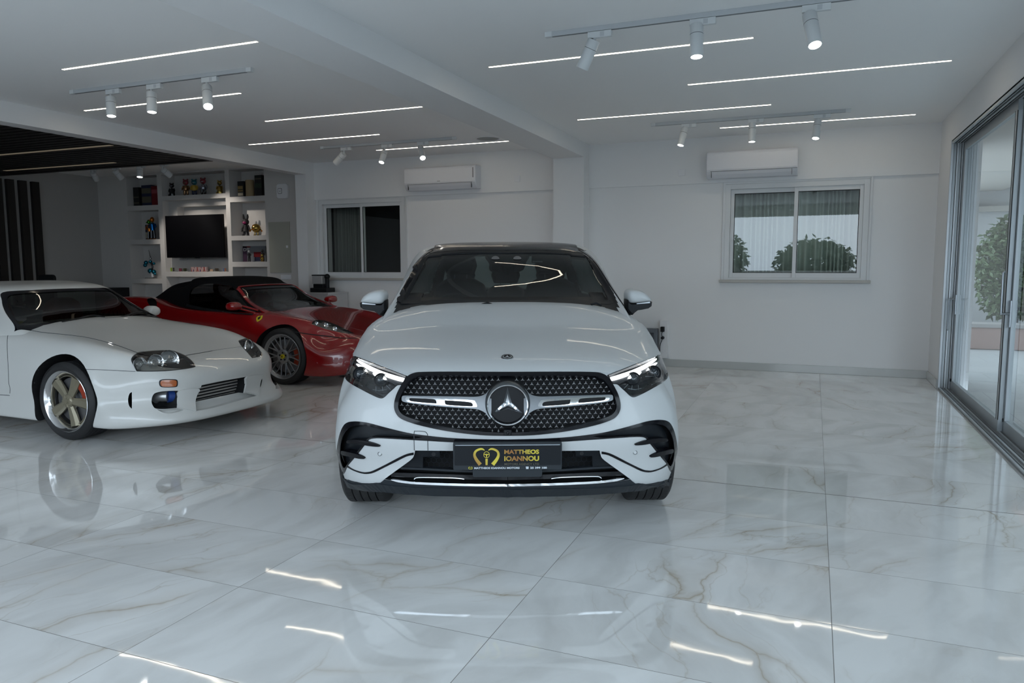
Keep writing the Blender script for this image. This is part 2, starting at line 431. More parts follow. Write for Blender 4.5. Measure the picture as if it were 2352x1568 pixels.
def triangulate(poly, holes, step):
    pts = [tuple(p) for p in poly]; edges = [(i, (i+1) % len(poly)) for i in range(len(poly))]
    for h in holes:
        b = len(pts); pts += [tuple(p) for p in h]; edges += [(b+i, b+(i+1) % len(h)) for i in range(len(h))]
    nb = len(pts); A = np.array(poly); x0, y0 = A.min(0); x1, y1 = A.max(0); B = np.array(pts)
    y = y0+step*.5; row = 0
    while y < y1:
        x = x0+step*(.5 if row % 2 else .0)
        while x < x1:
            if inpoly((x, y), poly) and not any(inpoly((x, y), h) for h in holes) and np.min(np.hypot(B[:, 0]-x, B[:, 1]-y)) > step*.55:
                pts.append((x, y))
            x += step
        y += step*.87; row += 1
    r = delaunay_2d_cdt([Vector(p) for p in pts], edges, [], 0, 1e-7)
    V2 = [tuple(v) for v in r[0]]; T = []
    for f in r[2]:
        c = (sum(V2[i][0] for i in f)/3, sum(V2[i][1] for i in f)/3)
        if inpoly(c, poly) and not any(inpoly(c, h) for h in holes): T.append(tuple(f))
    return V2, T
def boundary(T):
    from collections import Counter
    c = Counter()
    for a, b, d in T:
        for e in ((a, b), (b, d), (d, a)): c[e] += 1
    return [e for e in c if (e[1], e[0]) not in c]
def conform(car, name, poly, m, off=.003, thick=.006, holes=(), step=8, hulls=None, parent=None, mirror=False, both=False, loc2=None, recess=None, join=None, rim=0.):
    """a panel of real thickness that follows the body surface inside an outline.
    poly is in photo pixels, or, with loc2=('x',..) style callables, any 2D -> (point, normal) map"""
    V2, T = triangulate(list(poly), [list(h) for h in holes], step)
    pos = []; nor = []
    for p in V2:
        co, n = (loc2(p) if loc2 else car.hit(p[0], p[1], hulls)); pos.append(co); nor.append(n)
    pos = np.array(pos); nor = np.array(nor)
    def build(sx):
        P = pos*np.array([sx, 1, 1]); Nn = nor*np.array([sx, 1, 1]); outer = P+Nn*off; inner = P+Nn*(off-thick)
        TT = T
        a, b, c_ = outer[T[len(T)//2][0]], outer[T[len(T)//2][1]], outer[T[len(T)//2][2]]
        flip = np.dot(np.cross(b-a, c_-a), Nn[T[len(T)//2][0]]) < 0
        if flip: TT = [(t[0], t[2], t[1]) for t in T]
        n = len(P); V = [tuple(v) for v in outer]; Fc = [list(t) for t in TT]; E = boundary(TT); sk = {}
        nrm = [tuple(v) for v in Nn]
        for a, b in E:
            for q in (a, b):
                if q not in sk:
                    sk[q] = len(V); V += [tuple(outer[q]), tuple(inner[q])]; nrm += [None, None]
            Fc.append([sk[b], sk[a], sk[a]+1, sk[b]+1])
        nf = len(TT)
        return V, Fc, nrm, nf
    mb_objs = []
    sides = [1, -1] if both == 'join' else [1]
    if both == 'join':
        V, Fc, nrm, nf = [], [], [], []
        for sx in (1, -1):
            v, f, nn, k = build(sx); b = len(V); V += v; Fc += [[b+i for i in q] for q in f]; nrm += nn; nf += [True]*k+[False]*(len(f)-k)
        return [panel_obj(name, V, Fc, nrm, nf, m, parent or car.root)]
    outs = []
    for sx in ((1, -1) if both else (-1,) if mirror else (1,)):
        v, f, nn, k = build(sx)
        outs.append(panel_obj(name, v, f, nn, [True]*k+[False]*(len(f)-k), m, parent or car.root))
    return outs
def panel_obj(name, V, Fc, nrm, flags, m, parent):
    me = bpy.data.meshes.new(name); me.from_pydata(V, [], Fc); me.materials.append(m)
    me.polygons.foreach_set('use_smooth', flags); me.update()
    cn = []
    fn = [None]*len(V)
    for p in me.polygons:
        for li in p.loop_indices:
            vi = me.loops[li].vertex_index
            cn.append(nrm[vi] if (flags[p.index] and nrm[vi] is not None) else tuple(p.normal))
    me.normals_split_custom_set(cn)
    o = bpy.data.objects.new(name, me); link(o, parent); return o
def line(car, name, pts, wdt, m, off=.0015, hulls=None, parent=None, both=False, thick=.003, n=6, mirror=False, smooth=True, closed=False):
    """a thin strip lying on the body along a pixel polyline (a shut line, a chrome edge, a trim)"""
    P = crv(pts, n, closed) if smooth else pts; mb = MB()
    H = [car.hit(p[0], p[1], hulls) for p in P]
    sxs = (1, -1) if both else ((-1,) if mirror else (1,)); outs = []
    for sx in sxs:
        q = np.array([sx, 1, 1]); C = [h[0]*q for h in H]; Nn = [h[1]*q for h in H]; V = []; Fc = []; N_ = len(C)
        for i in range(N_):
            a = C[(i-1) % N_] if (closed or i > 0) else C[i]; b = C[(i+1) % N_] if (closed or i < N_-1) else C[i]
            t = b-a; t = t/(np.linalg.norm(t)+1e-9); sd = np.cross(t, Nn[i]); sd /= np.linalg.norm(sd)+1e-9
            w_ = wdt[i] if isinstance(wdt, list) else wdt
            for u, h in ((-.5, off-thick), (-.5, off), (.5, off), (.5, off-thick)): V.append(tuple(C[i]+sd*(u*w_)+Nn[i]*h))
        for i in range(N_ if closed else N_-1):
            for k in range(3): a = i*4+k; b = ((i+1) % N_)*4+k; Fc.append((a, b, b+1, a+1))
        mb = MB(); mb.add(V, Fc, 0, False); outs.append(mb.obj(name, m, parent or car.root))
    return outs
def cutter(car, poly, depth, out=.03, hulls=None, d=(0, 1, 0), mirror=False, step=10, holes=(), loc2=None, flat=None, far=None):
    """closed volume: the outline pushed out of the body and pushed in by depth along d"""
    V2, T = triangulate(list(poly), [list(h) for h in holes], step)
    H = [(loc2(p) if loc2 else car.hit(p[0], p[1], hulls)) for p in V2]; d = np.array(d, float); res = []
    q = np.array([-1 if mirror else 1, 1, 1.])
    A = np.array([h[0] for h in H])*q; d = d*q; n = len(A)
    O_ = A-d*out; I_ = A+d*depth
    if flat is not None: I_[:, 1] = flat
    V = [tuple(v) for v in O_]+[tuple(v) for v in I_]
    Fc = [list(t) for t in T]+[[t[0]+n, t[2]+n, t[1]+n] for t in T]
    for a, b in boundary(T): Fc.append([b, a, a+n, b+n])
    return V, Fc
def boolean(V, Fc, cutters, mats, parent, name, hull, mi_cut=1, inner=0):
    """subtracts the cutters from the body volume; the surfaces left of the body keep its smooth normals"""
    me = bpy.data.meshes.new(name); me.from_pydata([tuple(v) for v in V], [], Fc)
    for m in mats: me.materials.append(m)
    if inner: me.polygons.foreach_set('material_index', [0 if i < inner else mi_cut for i in range(len(Fc))])
    me.update(); o = bpy.data.objects.new(name, me); COL.objects.link(o); tmp = []
    for ct in cutters:
        cV, cF = ct[:2]; mc = ct[2] if len(ct) > 2 else mi_cut
        cm = bpy.data.meshes.new('c'); cm.from_pydata(cV, [], cF)
        bm = bmesh.new(); bm.from_mesh(cm); bmesh.ops.recalc_face_normals(bm, faces=bm.faces); bm.to_mesh(cm); bm.free()
        for m in mats: cm.materials.append(m)
        cm.polygons.foreach_set('material_index', [mc]*len(cm.polygons))
        co = bpy.data.objects.new('c', cm); COL.objects.link(co); tmp.append(co)
        md = o.modifiers.new('b', 'BOOLEAN'); md.operation = 'DIFFERENCE'; md.solver = 'EXACT'; md.object = co; md.material_mode = 'INDEX'; md.use_self = bool(inner)
    nm = evaluated(o)
    if len(nm.polygons) < .3*len(Fc):      # solver gave up: try again the other way
        for md in o.modifiers: md.use_self = not md.use_self
        nm = evaluated(o)
    print('BOOL', name, len(Fc), len(nm.polygons))
    for t in tmp: d_ = t.data; bpy.data.objects.remove(t); bpy.data.meshes.remove(d_)
    bpy.data.objects.remove(o)
    res = bpy.data.objects.new(name, nm); nm.name = name; link(res, parent)
    finish_normals(nm, hull); return res
def finish_normals(nm, hull, tol=4e-4):
    flags = []; cn = []
    for p in nm.polygons:
        on = False
        if p.material_index == 0:
            on = True
            for vi in p.vertices:
                co = nm.vertices[vi].co; r = hull.bvh.find_nearest(co)
                if r[3] > tol: on = False; break
            if on:
                r = hull.bvh.find_nearest(p.center)
                if abs(p.normal.dot(Vector(hull.nrm(r[0], r[2])))) < .7: on = False
        flags.append(on)
    nm.polygons.foreach_set('use_smooth', flags)
    for p in nm.polygons:
        for li in p.loop_indices:
            if flags[p.index]:
                co = nm.vertices[nm.loops[li].vertex_index].co; r = hull.bvh.find_nearest(co); n = hull.nrm(r[0], r[2])
                if np.dot(n, np.array(p.normal)) < 0: n = -n
                cn.append(tuple(n))
            else: cn.append(tuple(p.normal))
    nm.normals_split_custom_set(cn)
def cyl_cut(c, r, x0, x1, n=48):
    """wheel-arch volume: cylinder along x"""
    V = []; Fc = []
    for x in (x0, x1):
        for k in range(n):
            a = 2*math.pi*k/n; V.append((x, c[0]+r*math.cos(a), c[1]+r*math.sin(a)))
    Fc = [list(range(n)), list(range(2*n-1, n-1, -1))]+[[k, (k+1) % n, n+(k+1) % n, n+k] for k in range(n)]
    return V, Fc
def shell(V, Fc, N, t):
    """body surface turned into a closed skin of thickness t (inner wall first shrunk along normals)"""
    n = len(V); return np.vstack([V, V-N*t]), [list(f) for f in Fc]+[[i+n for i in reversed(f)] for f in Fc]
def puff(mb, ring, ys, sc, mi=0, cen=None, smooth=True):
    """rounded solid: outline (x,z) repeated at depths ys scaled by sc about its centre"""
    R0 = np.array(ring); c = R0.mean(0) if cen is None else np.array(cen); n = len(ring); V = []; Fc = []
    for y, s_ in zip(ys, sc):
        for p in R0:
            q = c+(p-c)*s_; V.append((q[0], y, q[1]))
    for i in range(len(ys)-1):
        for k in range(n): Fc.append((i*n+k, i*n+(k+1) % n, (i+1)*n+(k+1) % n, (i+1)*n+k))
    Fc.append(tuple(range(n))); Fc.append(tuple(range((len(ys)-1)*n, len(ys)*n)))
    mb.add(V, Fc, mi, smooth); return mb

# ------------------------------------------------------------------ white SUV coupe in the middle
PW = mat('white_car_paint', (.52, .535, .54), .38, coat=.30, coatr=.04, spec=.35)
G1 = Car('car', -.022, 3.53, R_(.6), 'white coupe SUV facing the camera, with a black number plate under its star grille')
g_SX = [0, .36, .68, .915, 1]
g_TK = [0, .24, .48, .76, 1]
g_YF = [[.10, .12, .18, .32, .50], [.03, .045, .105, .255, .46], [0, .012, .06, .205, .44], [.01, .025, .08, .225, .43], [.085, .10, .15, .30, .48]]
g_YR = [[4.72, 4.71, 4.66, 4.55, 4.38]]*2+[[4.76, 4.75, 4.70, 4.6, 4.42]]+[[4.72, 4.71, 4.66, 4.55, 4.38]]*2
g_TY = [.58, .74, .92, 1.15, 1.5, 2.1, 2.8, 3.4, 3.9, 4.3]
g_W = [[.90, .932, .932, .905, .845]]+[[.93, .952, .952, .94, .88]]+[[.94, .964, .964, .952, .905]]+[[.94, .965, .965, .955, .92]]+[[.94, .955, .96, .95, .92]]+[[.92, .945, .95, .945, .90]]*4+[[.91, .945, .955, .95, .91]]*2+[[.80, .86, .87, .85, .78]]
g_ZT = [[.875, .875, .862, .84, .785], [.958, .956, .94, .90, .82], [1.025, 1.022, 1.005, .955, .86], [1.065, 1.057, 1.042, .985, .872], [1.125, 1.12, 1.10, 1.045, .922], [1.165, 1.16, 1.135, 1.062, .965]]+[[1.10, 1.10, 1.09, 1.06, .99]]*3+[[1.10, 1.10, 1.08, 1.05, .98]]*2+[[1.08, 1.07, 1.05, 1.0, .92]]
V1, F1 = cage(g_YF, g_YR, g_TY, g_W, g_SX, g_ZT, .25, g_TK, dele={(4, 0, 0): (0, 0, -.03), (4, 1, 0): (0, 0, -.03), (4, 2, 0): (0, 0, -.03), (3, 0, 0): (0, 0, -.015), (0, 1, 4): (0, -.25, 0), (1, 1, 4): (0, -.245, 0), (2, 1, 4): (0, -.20, 0), (3, 1, 4): (0, -.08, 0)})
h1 = G1.hull(V1, F1)
# greenhouse
c_SX = [0, .4, .75, .93, 1]
c_TK = [0, .35, .72, .93, 1]
c_YF = [[1.12, 1.132, 1.162, 1.185, 1.195], [1.475, 1.487, 1.517, 1.54, 1.55], [1.85, 1.862, 1.892, 1.915, 1.925], [2.1, 2.112, 2.142, 2.165, 2.175], [2.26, 2.27, 2.294, 2.312, 2.32]]
c_YR = [[4.55, 4.54, 4.5, 4.42, 4.3], [4.2, 4.2, 4.15, 4.1, 4.], [3.8, 3.8, 3.78, 3.7, 3.6], [3.5, 3.5, 3.45, 3.4, 3.3], [3.3]*5]
c_TY = [2.5, 2.7, 2.85, 3.0, 3.15]
c_W = [[.825, .768, .695, .627, .588], [.90, .862, .79, .713, .66], [.88, .85, .78, .705, .655], [.88, .85, .78, .705, .655], [.88, .85, .775, .70, .65], [.87, .83, .75, .68, .63], [.84, .78, .70, .62, .58]]
c_ZT = [[1.555, 1.553, 1.545, 1.53, 1.515], [1.585, 1.583, 1.573, 1.553, 1.532], [1.595, 1.593, 1.583, 1.563, 1.54], [1.60, 1.598, 1.588, 1.567, 1.545], [1.60, 1.598, 1.588, 1.567, 1.543], [1.597, 1.595, 1.585, 1.563, 1.54], [1.58, 1.578, 1.57, 1.55, 1.53]]
V1c, F1c = cage(c_YF, c_YR, c_TY, c_W, c_SX, c_ZT, 1.0, c_TK)
h1c = G1.hull(V1c, F1c)
#DEBUGHULL
def front_loc(h, y0=-3):
    def f(p):
        co, n, fi, d = h.bvh.ray_cast(Vector((p[0], y0, p[1])), Vector((0, 1, 0)))
        if co is None: c, n_, d = h.near((p[0], .4, p[1])); return c, n_
        return np.array(co), h.nrm(co, fi)
    return f
def side_loc(h, sx):
    def f(p):
        co, n, fi, d = h.bvh.ray_cast(Vector((sx*4, p[0], p[1])), Vector((-sx, 0, 0)))
        if co is None: c, n_, d = h.near((sx*.8, p[0], p[1])); return c, n_
        return np.array(co), h.nrm(co, fi)
    return f
def top_loc(h):
    def f(p):
        co, n, fi, d = h.bvh.ray_cast(Vector((p[0], p[1], 4)), Vector((0, 0, -1)))
        if co is None: c, n_, d = h.near((p[0], p[1], 1.)); return c, n_
        return np.array(co), h.nrm(co, fi)
    return f
def rear_loc(h):
    def f(p):
        co, n, fi, d = h.bvh.ray_cast(Vector((p[0], 8, p[1])), Vector((0, -1, 0)))
        if co is None: c, n_, d = h.near((p[0], 4, p[1])); return c, n_
        return np.array(co), h.nrm(co, fi)
    return f
c3 = lambda *L: [(740+x/4.127, 800+y/4.127) for x, y in L]
c1 = lambda *L: [(740+x/4.612, 520+y/4.612) for x, y in L]
mirp = lambda L: [(2330.6-x, y) for x, y in reversed(L)]
DARKGLASS = glass('car_window_tinted', (.04, .05, .05))
WSGLASS = glass('windscreen_glass', (.012, .021, .020))
DARKPL = mat('bumper_dark_plastic', (.018, .022, .027), .45, spec=.25)
VENTBLK = mat('satin_black', (.008, .010, .013), .35, spec=.2)
LINE = mat('shut_line', (.05, .055, .06), .6)
DRL = mat('daytime_running_light', (1, 1, 1), .5, emit=(.95, .98, 1.), es=1.5)
# outlines, left half of the photo
HLP = crv(c3((290, 66), (420, 113), (600, 183), (808, 262), (808, 262), (768, 338), (715, 350), (680, 380), (630, 425), (590, 463), (555, 474), (500, 455), (400, 405), (300, 350), (235, 305), (212, 255), (211, 200), (225, 120), (250, 76)), 4)
GRL = c3((1757, 232), (1500, 231), (1200, 230), (960, 232), (880, 240), (820, 265), (780, 310), (735, 385), (705, 450), (688, 520), (690, 580), (715, 632), (760, 670), (850, 705), (960, 735), (1100, 765), (1250, 790), (1400, 808), (1550, 820), (1757, 824))
GIL = c3((1757, 268), (1500, 267), (1200, 264), (960, 268), (895, 278), (850, 302), (810, 345), (770, 410), (742, 470), (726, 525), (728, 570), (748, 608), (790, 640), (880, 672), (980, 700), (1120, 732), (1270, 758), (1420, 777), (1550, 787), (1757, 795))
GRO = crv(GRL[:1]+GRL[1:-1]+GRL[-1:]+mirp(GRL[1:-1]), 3)
GRI = crv(GIL[:1]+GIL[1:-1]+GIL[-1:]+mirp(GIL[1:-1]), 3)
VENT = crv(c3((300, 691), (360, 693), (440, 705), (560, 737), (700, 773), (850, 806), (1000, 826), (1150, 842), (1300, 852), (1500, 859), (1762, 862), (1762, 862), (1762, 893), (1762, 893), (1500, 892), (1240, 888), (1100, 881), (1000, 875), (850, 867), (700, 858), (560, 851), (490, 852), (450, 862), (425, 890), (390, 935), (330, 1010), (245, 1110), (245, 1110), (300, 1145), (380, 1170), (430, 1170), (480, 1158), (600, 1100), (720, 1036), (800, 1000), (868, 985), (868, 985), (868, 1008), (868, 1008), (800, 1022), (700, 1072), (600, 1122), (500, 1172), (440, 1187), (380, 1184), (300, 1158), (238, 1124), (238, 1124), (208, 1186), (175, 1160), (150, 1100), (140, 1040), (140, 970), (150, 890), (172, 800), (205, 730), (245, 700)), 3)
LOWL = c3((1757, 972), (1240, 970), (1000, 968), (880, 967), (880, 967), (868, 1020), (835, 1060), (700, 1158), (590, 1238), (590, 1238), (700, 1258), (900, 1275), (1200, 1288), (1757, 1298))
LOW = crv(LOWL+mirp(LOWL[1:-1]), 2)
# windscreen outline incl. its black border
WSP = crv(c1((770, 838), (870, 640), (985, 440), (1085, 290), (1125, 262), (1300, 250), (1550, 241), (1960, 238), (2370, 241), (2620, 250), (2795, 262), (2835, 290), (2935, 440), (3050, 640), (3150, 838), (3150, 838), (3150, 850), (1960, 850), (770, 850), (770, 850)), 3)
WSI = crv(c1((880, 790), (960, 610), (1060, 430), (1110, 330), (1160, 300), (1300, 292), (1960, 285), (2620, 292), (2760, 300), (2810, 330), (2860, 430), (2960, 610), (3040, 790), (3040, 790), (2960, 800), (1960, 800), (960, 800), (880, 790)), 3)
cuts = []
cuts.append(cutter(G1, GRI, .07, hulls=[h1], d=(0, 1, 0), step=8))
for m_ in (False, True):
    cuts.append(cutter(G1, HLP, .09, hulls=[h1], d=(.12, 1, 0), mirror=m_, step=7))
    cuts.append(cutter(G1, VENT, .05, hulls=[h1], d=(.25, 1, 0), mirror=m_, step=6))
cuts.append(cutter(G1, LOW, .10, hulls=[h1], d=(0, 1, 0), step=8))
for sx in (1, -1):
    for yy in (.86, 3.75): cuts.append(cyl_cut((yy, .36), .405, sx*.60, sx*1.1))
cb = MB().box(-.72, 1.42, .55, .72, 4.05, 1.4); cuts.append((cb.v, cb.f))
body = boolean(V1, F1, cuts, [PW, VOID], G1.root, 'body', h1)
# greenhouse skin with window openings
SV, SF = shell(V1c, F1c, h1c.N, .035)
_wz = [1.0+(c_ZT[0][4]-1.0)*k for k in c_TK]; _wzc = [1.0+(c_ZT[0][0]-1.0)*k for k in c_TK]
_wyc = [r[0] for r in c_YF]; _wye = [r[4] for r in c_YF]
def ws_hit(p):
    """where the line of sight of a photo pixel meets the windscreen surface of the SUV"""
    d = G1.lray(p[0], p[1]); c = G1.c
    def gap(t):
        q = c+d*t; w_ = np.interp(q[2], _wz, c_W[0]); u = min(1.0, abs(q[0])/w_)**2
        return q[1]-(np.interp(q[2], _wzc, _wyc)*(1-u)+np.interp(q[2], _wz, _wye)*u)
    t0, t1 = (.9-c[1])/d[1], (2.5-c[1])/d[1]
    for _ in range(40):
        tm = (t0+t1)/2
        if gap(tm) < 0: t0 = tm
        else: t1 = tm
    q = c+d*t0; w_ = np.interp(q[2], _wz, c_W[0])*.995; q[0] = max(-w_, min(w_, q[0]))
    co, n, dist = h1c.near(q); return co, n
wc = [cutter(G1, WSP, .12, out=.05, loc2=ws_hit, d=(0, .7, -.7), step=10)]
SWP = crv([(2.2, 1.13), (2.2, 1.13), (2.3, 1.32), (2.5, 1.445), (2.9, 1.52), (3.35, 1.50), (3.8, 1.36), (4.05, 1.20), (4.1, 1.14), (4.1, 1.14), (3.2, 1.12), (2.4, 1.12)], 4)
for sx in (1, -1): wc.append(cutter(G1, SWP, .2, out=.1, d=(-sx, 0, 0), loc2=side_loc(h1c, sx), step=.06))
RWP = crv([(-.50, 1.50), (0, 1.52), (.50, 1.50), (.56, 1.46), (.66, 1.22), (.66, 1.18), (0, 1.17), (-.66, 1.18), (-.66, 1.22), (-.56, 1.46)], 3)
wc.append(cutter(G1, RWP, .25, out=.15, d=(0, -1, 0), loc2=rear_loc(h1c), step=.06))
keep = []; kmi = []
for f in F1c:
    c_ = V1c[f].mean(0); n_ = h1c.N[f].mean(0); px_ = G1.px(c_)
    if n_[1] < -.35 and c_[1] < 2.6 and inpoly(px_, WSI): continue
    if abs(n_[0]) > .5 and c_[1] > 2.25 and inpoly((c_[1], c_[2]), SWP): continue
    if n_[1] > .2 and c_[1] > 3.2 and inpoly((c_[0], c_[2]), RWP): continue
    keep.append(f); kmi.append(1 if (c_[1] < 2.4 and n_[1] < -.2 and inpoly((px_[0], max(580, min(698, px_[1]))), WSP)) else 0)
gm_ = bpy.data.meshes.new('roof_frame'); gm_.from_pydata([tuple(v) for v in V1c], [], keep); gm_.materials.append(PW); gm_.materials.append(BLACKP)
gm_.polygons.foreach_set('use_smooth', [True]*len(keep)); gm_.polygons.foreach_set('material_index', kmi); gm_.update()
gh = bpy.data.objects.new('roof_frame', gm_); link(gh, G1.root)
md = gh.modifiers.new('skin', 'SOLIDIFY'); md.thickness = .025; md.offset = -1; md.material_offset = 1
conform(G1, 'windscreen', WSP, WSGLASS, off=-.004, thick=.005, loc2=ws_hit, step=10)
fr = conform(G1, 'windscreen_border', WSP, BLACKP, off=.001, thick=.003, holes=[WSI], loc2=ws_hit, step=7)
for sx in (1, -1):
    conform(G1, 'side_window', SWP, DARKGLASS, off=-.004, thick=.005, loc2=side_loc(h1c, sx), step=.06)
conform(G1, 'rear_window', RWP, glass('rear_glass', (.75, .8, .78)), off=-.004, thick=.005, loc2=rear_loc(h1c), step=.06)
RFP = crv([(-.545, 2.17), (0, 2.10), (.545, 2.17), (.56, 2.26), (.57, 2.6), (.57, 3.2), (.54, 3.4), (0, 3.45), (-.54, 3.4), (-.57, 3.2), (-.57, 2.6), (-.56, 2.26)], 4)
conform(G1, 'roof_panel', RFP, BLACKG, off=.003, thick=.012, loc2=top_loc(h1c), step=.08)
# black A-pillar strip between glass and painted pillar
def strip(car, name, pts, loc, wdt, m, off, thick=.012, parent=None):
    """strip along 2D points of a surface map"""
    H = [loc(p) for p in pts]; V = []; Fc = []; N_ = len(H)
    for i in range(N_):
        t = H[min(i+1, N_-1)][0]-H[max(i-1, 0)][0]; t = t/(np.linalg.norm(t)+1e-9); sd = np.cross(t, H[i][1]); sd /= np.linalg.norm(sd)+1e-9
        w_ = wdt[i] if isinstance(wdt, list) else wdt
        for u, h in ((-.5, off-thick), (-.5, off), (.5, off), (.5, off-thick)): V.append(tuple(H[i][0]+sd*(u*w_)+H[i][1]*h))
    for i in range(N_-1):
        for k in range(4): a = i*4+k; b = i*4+(k+1) % 4; Fc.append((a, a+4, b+4, b))
    Fc += [(0, 1, 2, 3), tuple(range((N_-1)*4, N_*4))]
    mb = MB(); mb.add(V, Fc, 0, True); return mb.obj(name, m, parent or car.root, sharp=40)
for m_ in (0, 1):
    L_ = c1((785, 838), (885, 640), (1000, 440), (1100, 292), (1150, 250)); L_ = L_ if not m_ else [(2330.6-x, y) for x, y in L_]
    strip(G1, 'pillar_trim', crv(L_, 5, False), ws_hit, [.05-.02*i/21 for i in range(22)], BLACKG, .006)
# shut lines and bonnet
BON = c1((1960, 836), (1400, 837), (775, 842), (775, 842), (740, 858), (640, 915), (520, 1015), (430, 1120), (370, 1215), (338, 1300), (330, 1356), (330, 1356), (475, 1410), (640, 1470), (790, 1530), (890, 1566), (890, 1566), (930, 1552), (1100, 1543), (1400, 1541), (1960, 1542))
conform(G1, 'bonnet', crv(BON+mirp(BON[1:-1]), 2), PW, off=.004, thick=.012, hulls=[h1], step=11)
for m_ in (0, 1):
    T_ = lambda L: [(2330.6-x, y) for x, y in L] if m_ else L
    line(G1, 'shut_line', T_(c3((212, 190), (160, 205))), .003, LINE, hulls=[h1])
line(G1, 'towing_eye_cover', c3((873, 965), (873, 965), (872, 800), (890, 784), (970, 788), (993, 805), (999, 830), (1003, 965), (1003, 965)), .003, LINE, hulls=[h1])
# grille: surround, star mesh, bars, badge
conform(G1, 'grille_surround', GRO, BLACKG, off=.008, thick=.02, holes=[GRI], hulls=[h1], step=8)
fl = front_loc(h1)
def to_xz(L): return [tuple(G1.hit(x, y, [h1])[0][[0, 2]]) for x, y in L]
GI_xz = to_xz(GRI)
BARL = c3((1600, 400), (1555, 430), (1510, 452), (1440, 461), (1300, 459), (1100, 456), (900, 453), (790, 450), (765, 460), (762, 480), (766, 500), (800, 512), (900, 528), (1100, 548), (1300, 563), (1440, 572), (1500, 585), (1550, 612), (1600, 660))
BARL_xz = to_xz(BARL); BARR_xz = [(-x-.0, z) for x, z in BARL_xz]
EC = G1.plane(1166, 931, y=-.02); EX, EZ = float(EC[0]), float(EC[2]); ER = .109
mesh_b = MB(); star_b = MB(); SDX, SDZ = .0298, .0202
def star_pts(cx, cz, r, w, yv, n=3):
    V = []
    for k in range(3):
        a = math.pi/2+k*2*math.pi/3; V.append((cx+r*math.cos(a), cz+r*math.sin(a))); a += math.pi/3; V.append((cx+w*math.cos(a), cz+w*math.sin(a)))
    return V
def on_mesh(x, z, m=.004):
    return inpoly((x, z), GI_xz) and not inpoly((x, z), BARL_xz) and not inpoly((x, z), BARR_xz) and math.hypot(x-EX, z-EZ) > ER+m
nodes = {}
for r in range(-12, 22):
    for c in range(-24, 25):
        x = (c+(.5 if r % 2 else 0))*SDX; z = .585+r*SDZ
        if on_mesh(x, z):
            p, n = fl((x, z)); nodes[(r, c)] = (x, p[1]+.02, z)
MESHM = mat('mesh_black', (.02, .02, .022), .6, spec=.2); STARM = mat('star_chrome', (.85, .86, .88), .3, .55)
quad = lambda x, z: (x > 0, z > .715-.09*abs(x)/.5*0)
for q_ in ((False, False), (False, True), (True, False), (True, True)):
    mesh_b = MB(); star_b = MB()
    for (r, c), (x, y, z) in nodes.items():
        if quad(x+1e-4, z) != q_: continue
        pts = star_pts(x, z, .0105, .0024, y); star_b.add([(a, y-.004, b) for a, b in pts]+[(a, y+.003, b) for a, b in pts]+[(x, y-.009, z)], [[i, (i+1) % 6, 12] for i in range(6)]+[[i, (i+1) % 6, 6+(i+1) % 6, 6+i] for i in range(6)])
        for q in ([(r+1, c), (r+1, c+1)] if r % 2 else [(r+1, c-1), (r+1, c)]):
            if q in nodes:
                x2, y2, z2 = nodes[q]; bow = .004*(1 if x2 > x else -1)
                mesh_b.tube([(x, y, z), ((x+x2)/2+bow, (y+y2)/2, (z+z2)/2), (x2, y2, z2)], .0011, 4)
    gm = mesh_b.obj('grille_mesh', MESHM, G1.root); star_b.obj('star_pattern', STARM, gm, sharp=20)
for m_ in (False, True):
    conform(G1, 'grille_bar', crv(BARL, 3), mat('bar_satin', (.17, .18, .19), .34, 1.), off=.012, thick=.04, hulls=[h1], step=7, mirror=m_)
    loop = crv(c3((800, 478), (830, 466), (1000, 470), (1200, 479), (1420, 492), (1455, 510), (1470, 545), (1450, 556), (1300, 550), (1100, 536), (900, 518), (815, 505)), 4)
    s1 = crv(c3((838, 480), (850, 475), (950, 478), (1060, 484), (1088, 500), (1092, 524), (1092, 524), (1000, 519), (870, 506), (840, 496)), 3)
    s2 = crv(c3((1168, 494), (1168, 494), (1280, 500), (1400, 510), (1428, 525), (1430, 545), (1410, 550), (1300, 545), (1190, 536), (1170, 520)), 3)
    conform(G1, 'chrome_insert', loop, CHROME, off=.018, thick=.015, holes=[s1, s2], hulls=[h1], step=6, mirror=m_)
    for s_ in (s1, s2): conform(G1, 'bar_slot', s_, VOID, off=.014, thick=.004, hulls=[h1], step=8, mirror=m_)
ey = float(fl((EX, EZ))[0][1])
em = MB(); n_ = 64
em.lathe([(.088, .012), (.092, -.012), (.099, -.026), (.106, -.020), (.112, .0), (.112, .03)], 'y', (EX, ey, EZ), n_, caps=False)
emb = em.obj('emblem_ring', MATS['bar_satin'], G1.root, sharp=50)
MB().lathe([(.0001, -.004), (.089, -.004), (.089, .01)], 'y', (EX, ey, EZ), n_, caps=False).obj('emblem_disc', mat('emblem_black', (.005, .006, .008), .2, spec=.2), emb)
MB().lathe([(.091, -.0145), (.094, -.024), (.099, -.0275)], 'y', (EX, ey, EZ), n_, caps=False).obj('emblem_rim', CHROME, emb)
st = MB(); R1, R2 = .087, .0115
for k in range(3):
    a = math.pi/2+k*2*math.pi/3; tip = (EX+R1*math.cos(a), ey-.008, EZ+R1*math.sin(a))
    for s_ in (1, -1):
        b = a+s_*math.pi/3; in_ = (EX+R2*2*math.cos(b)*.95, ey-.006, EZ+R2*2*math.sin(b)*.95)
        st.add([(EX, ey-.028, EZ), tip, in_], [[0, 1, 2]])
st.obj('emblem_star', CHROME, emb)
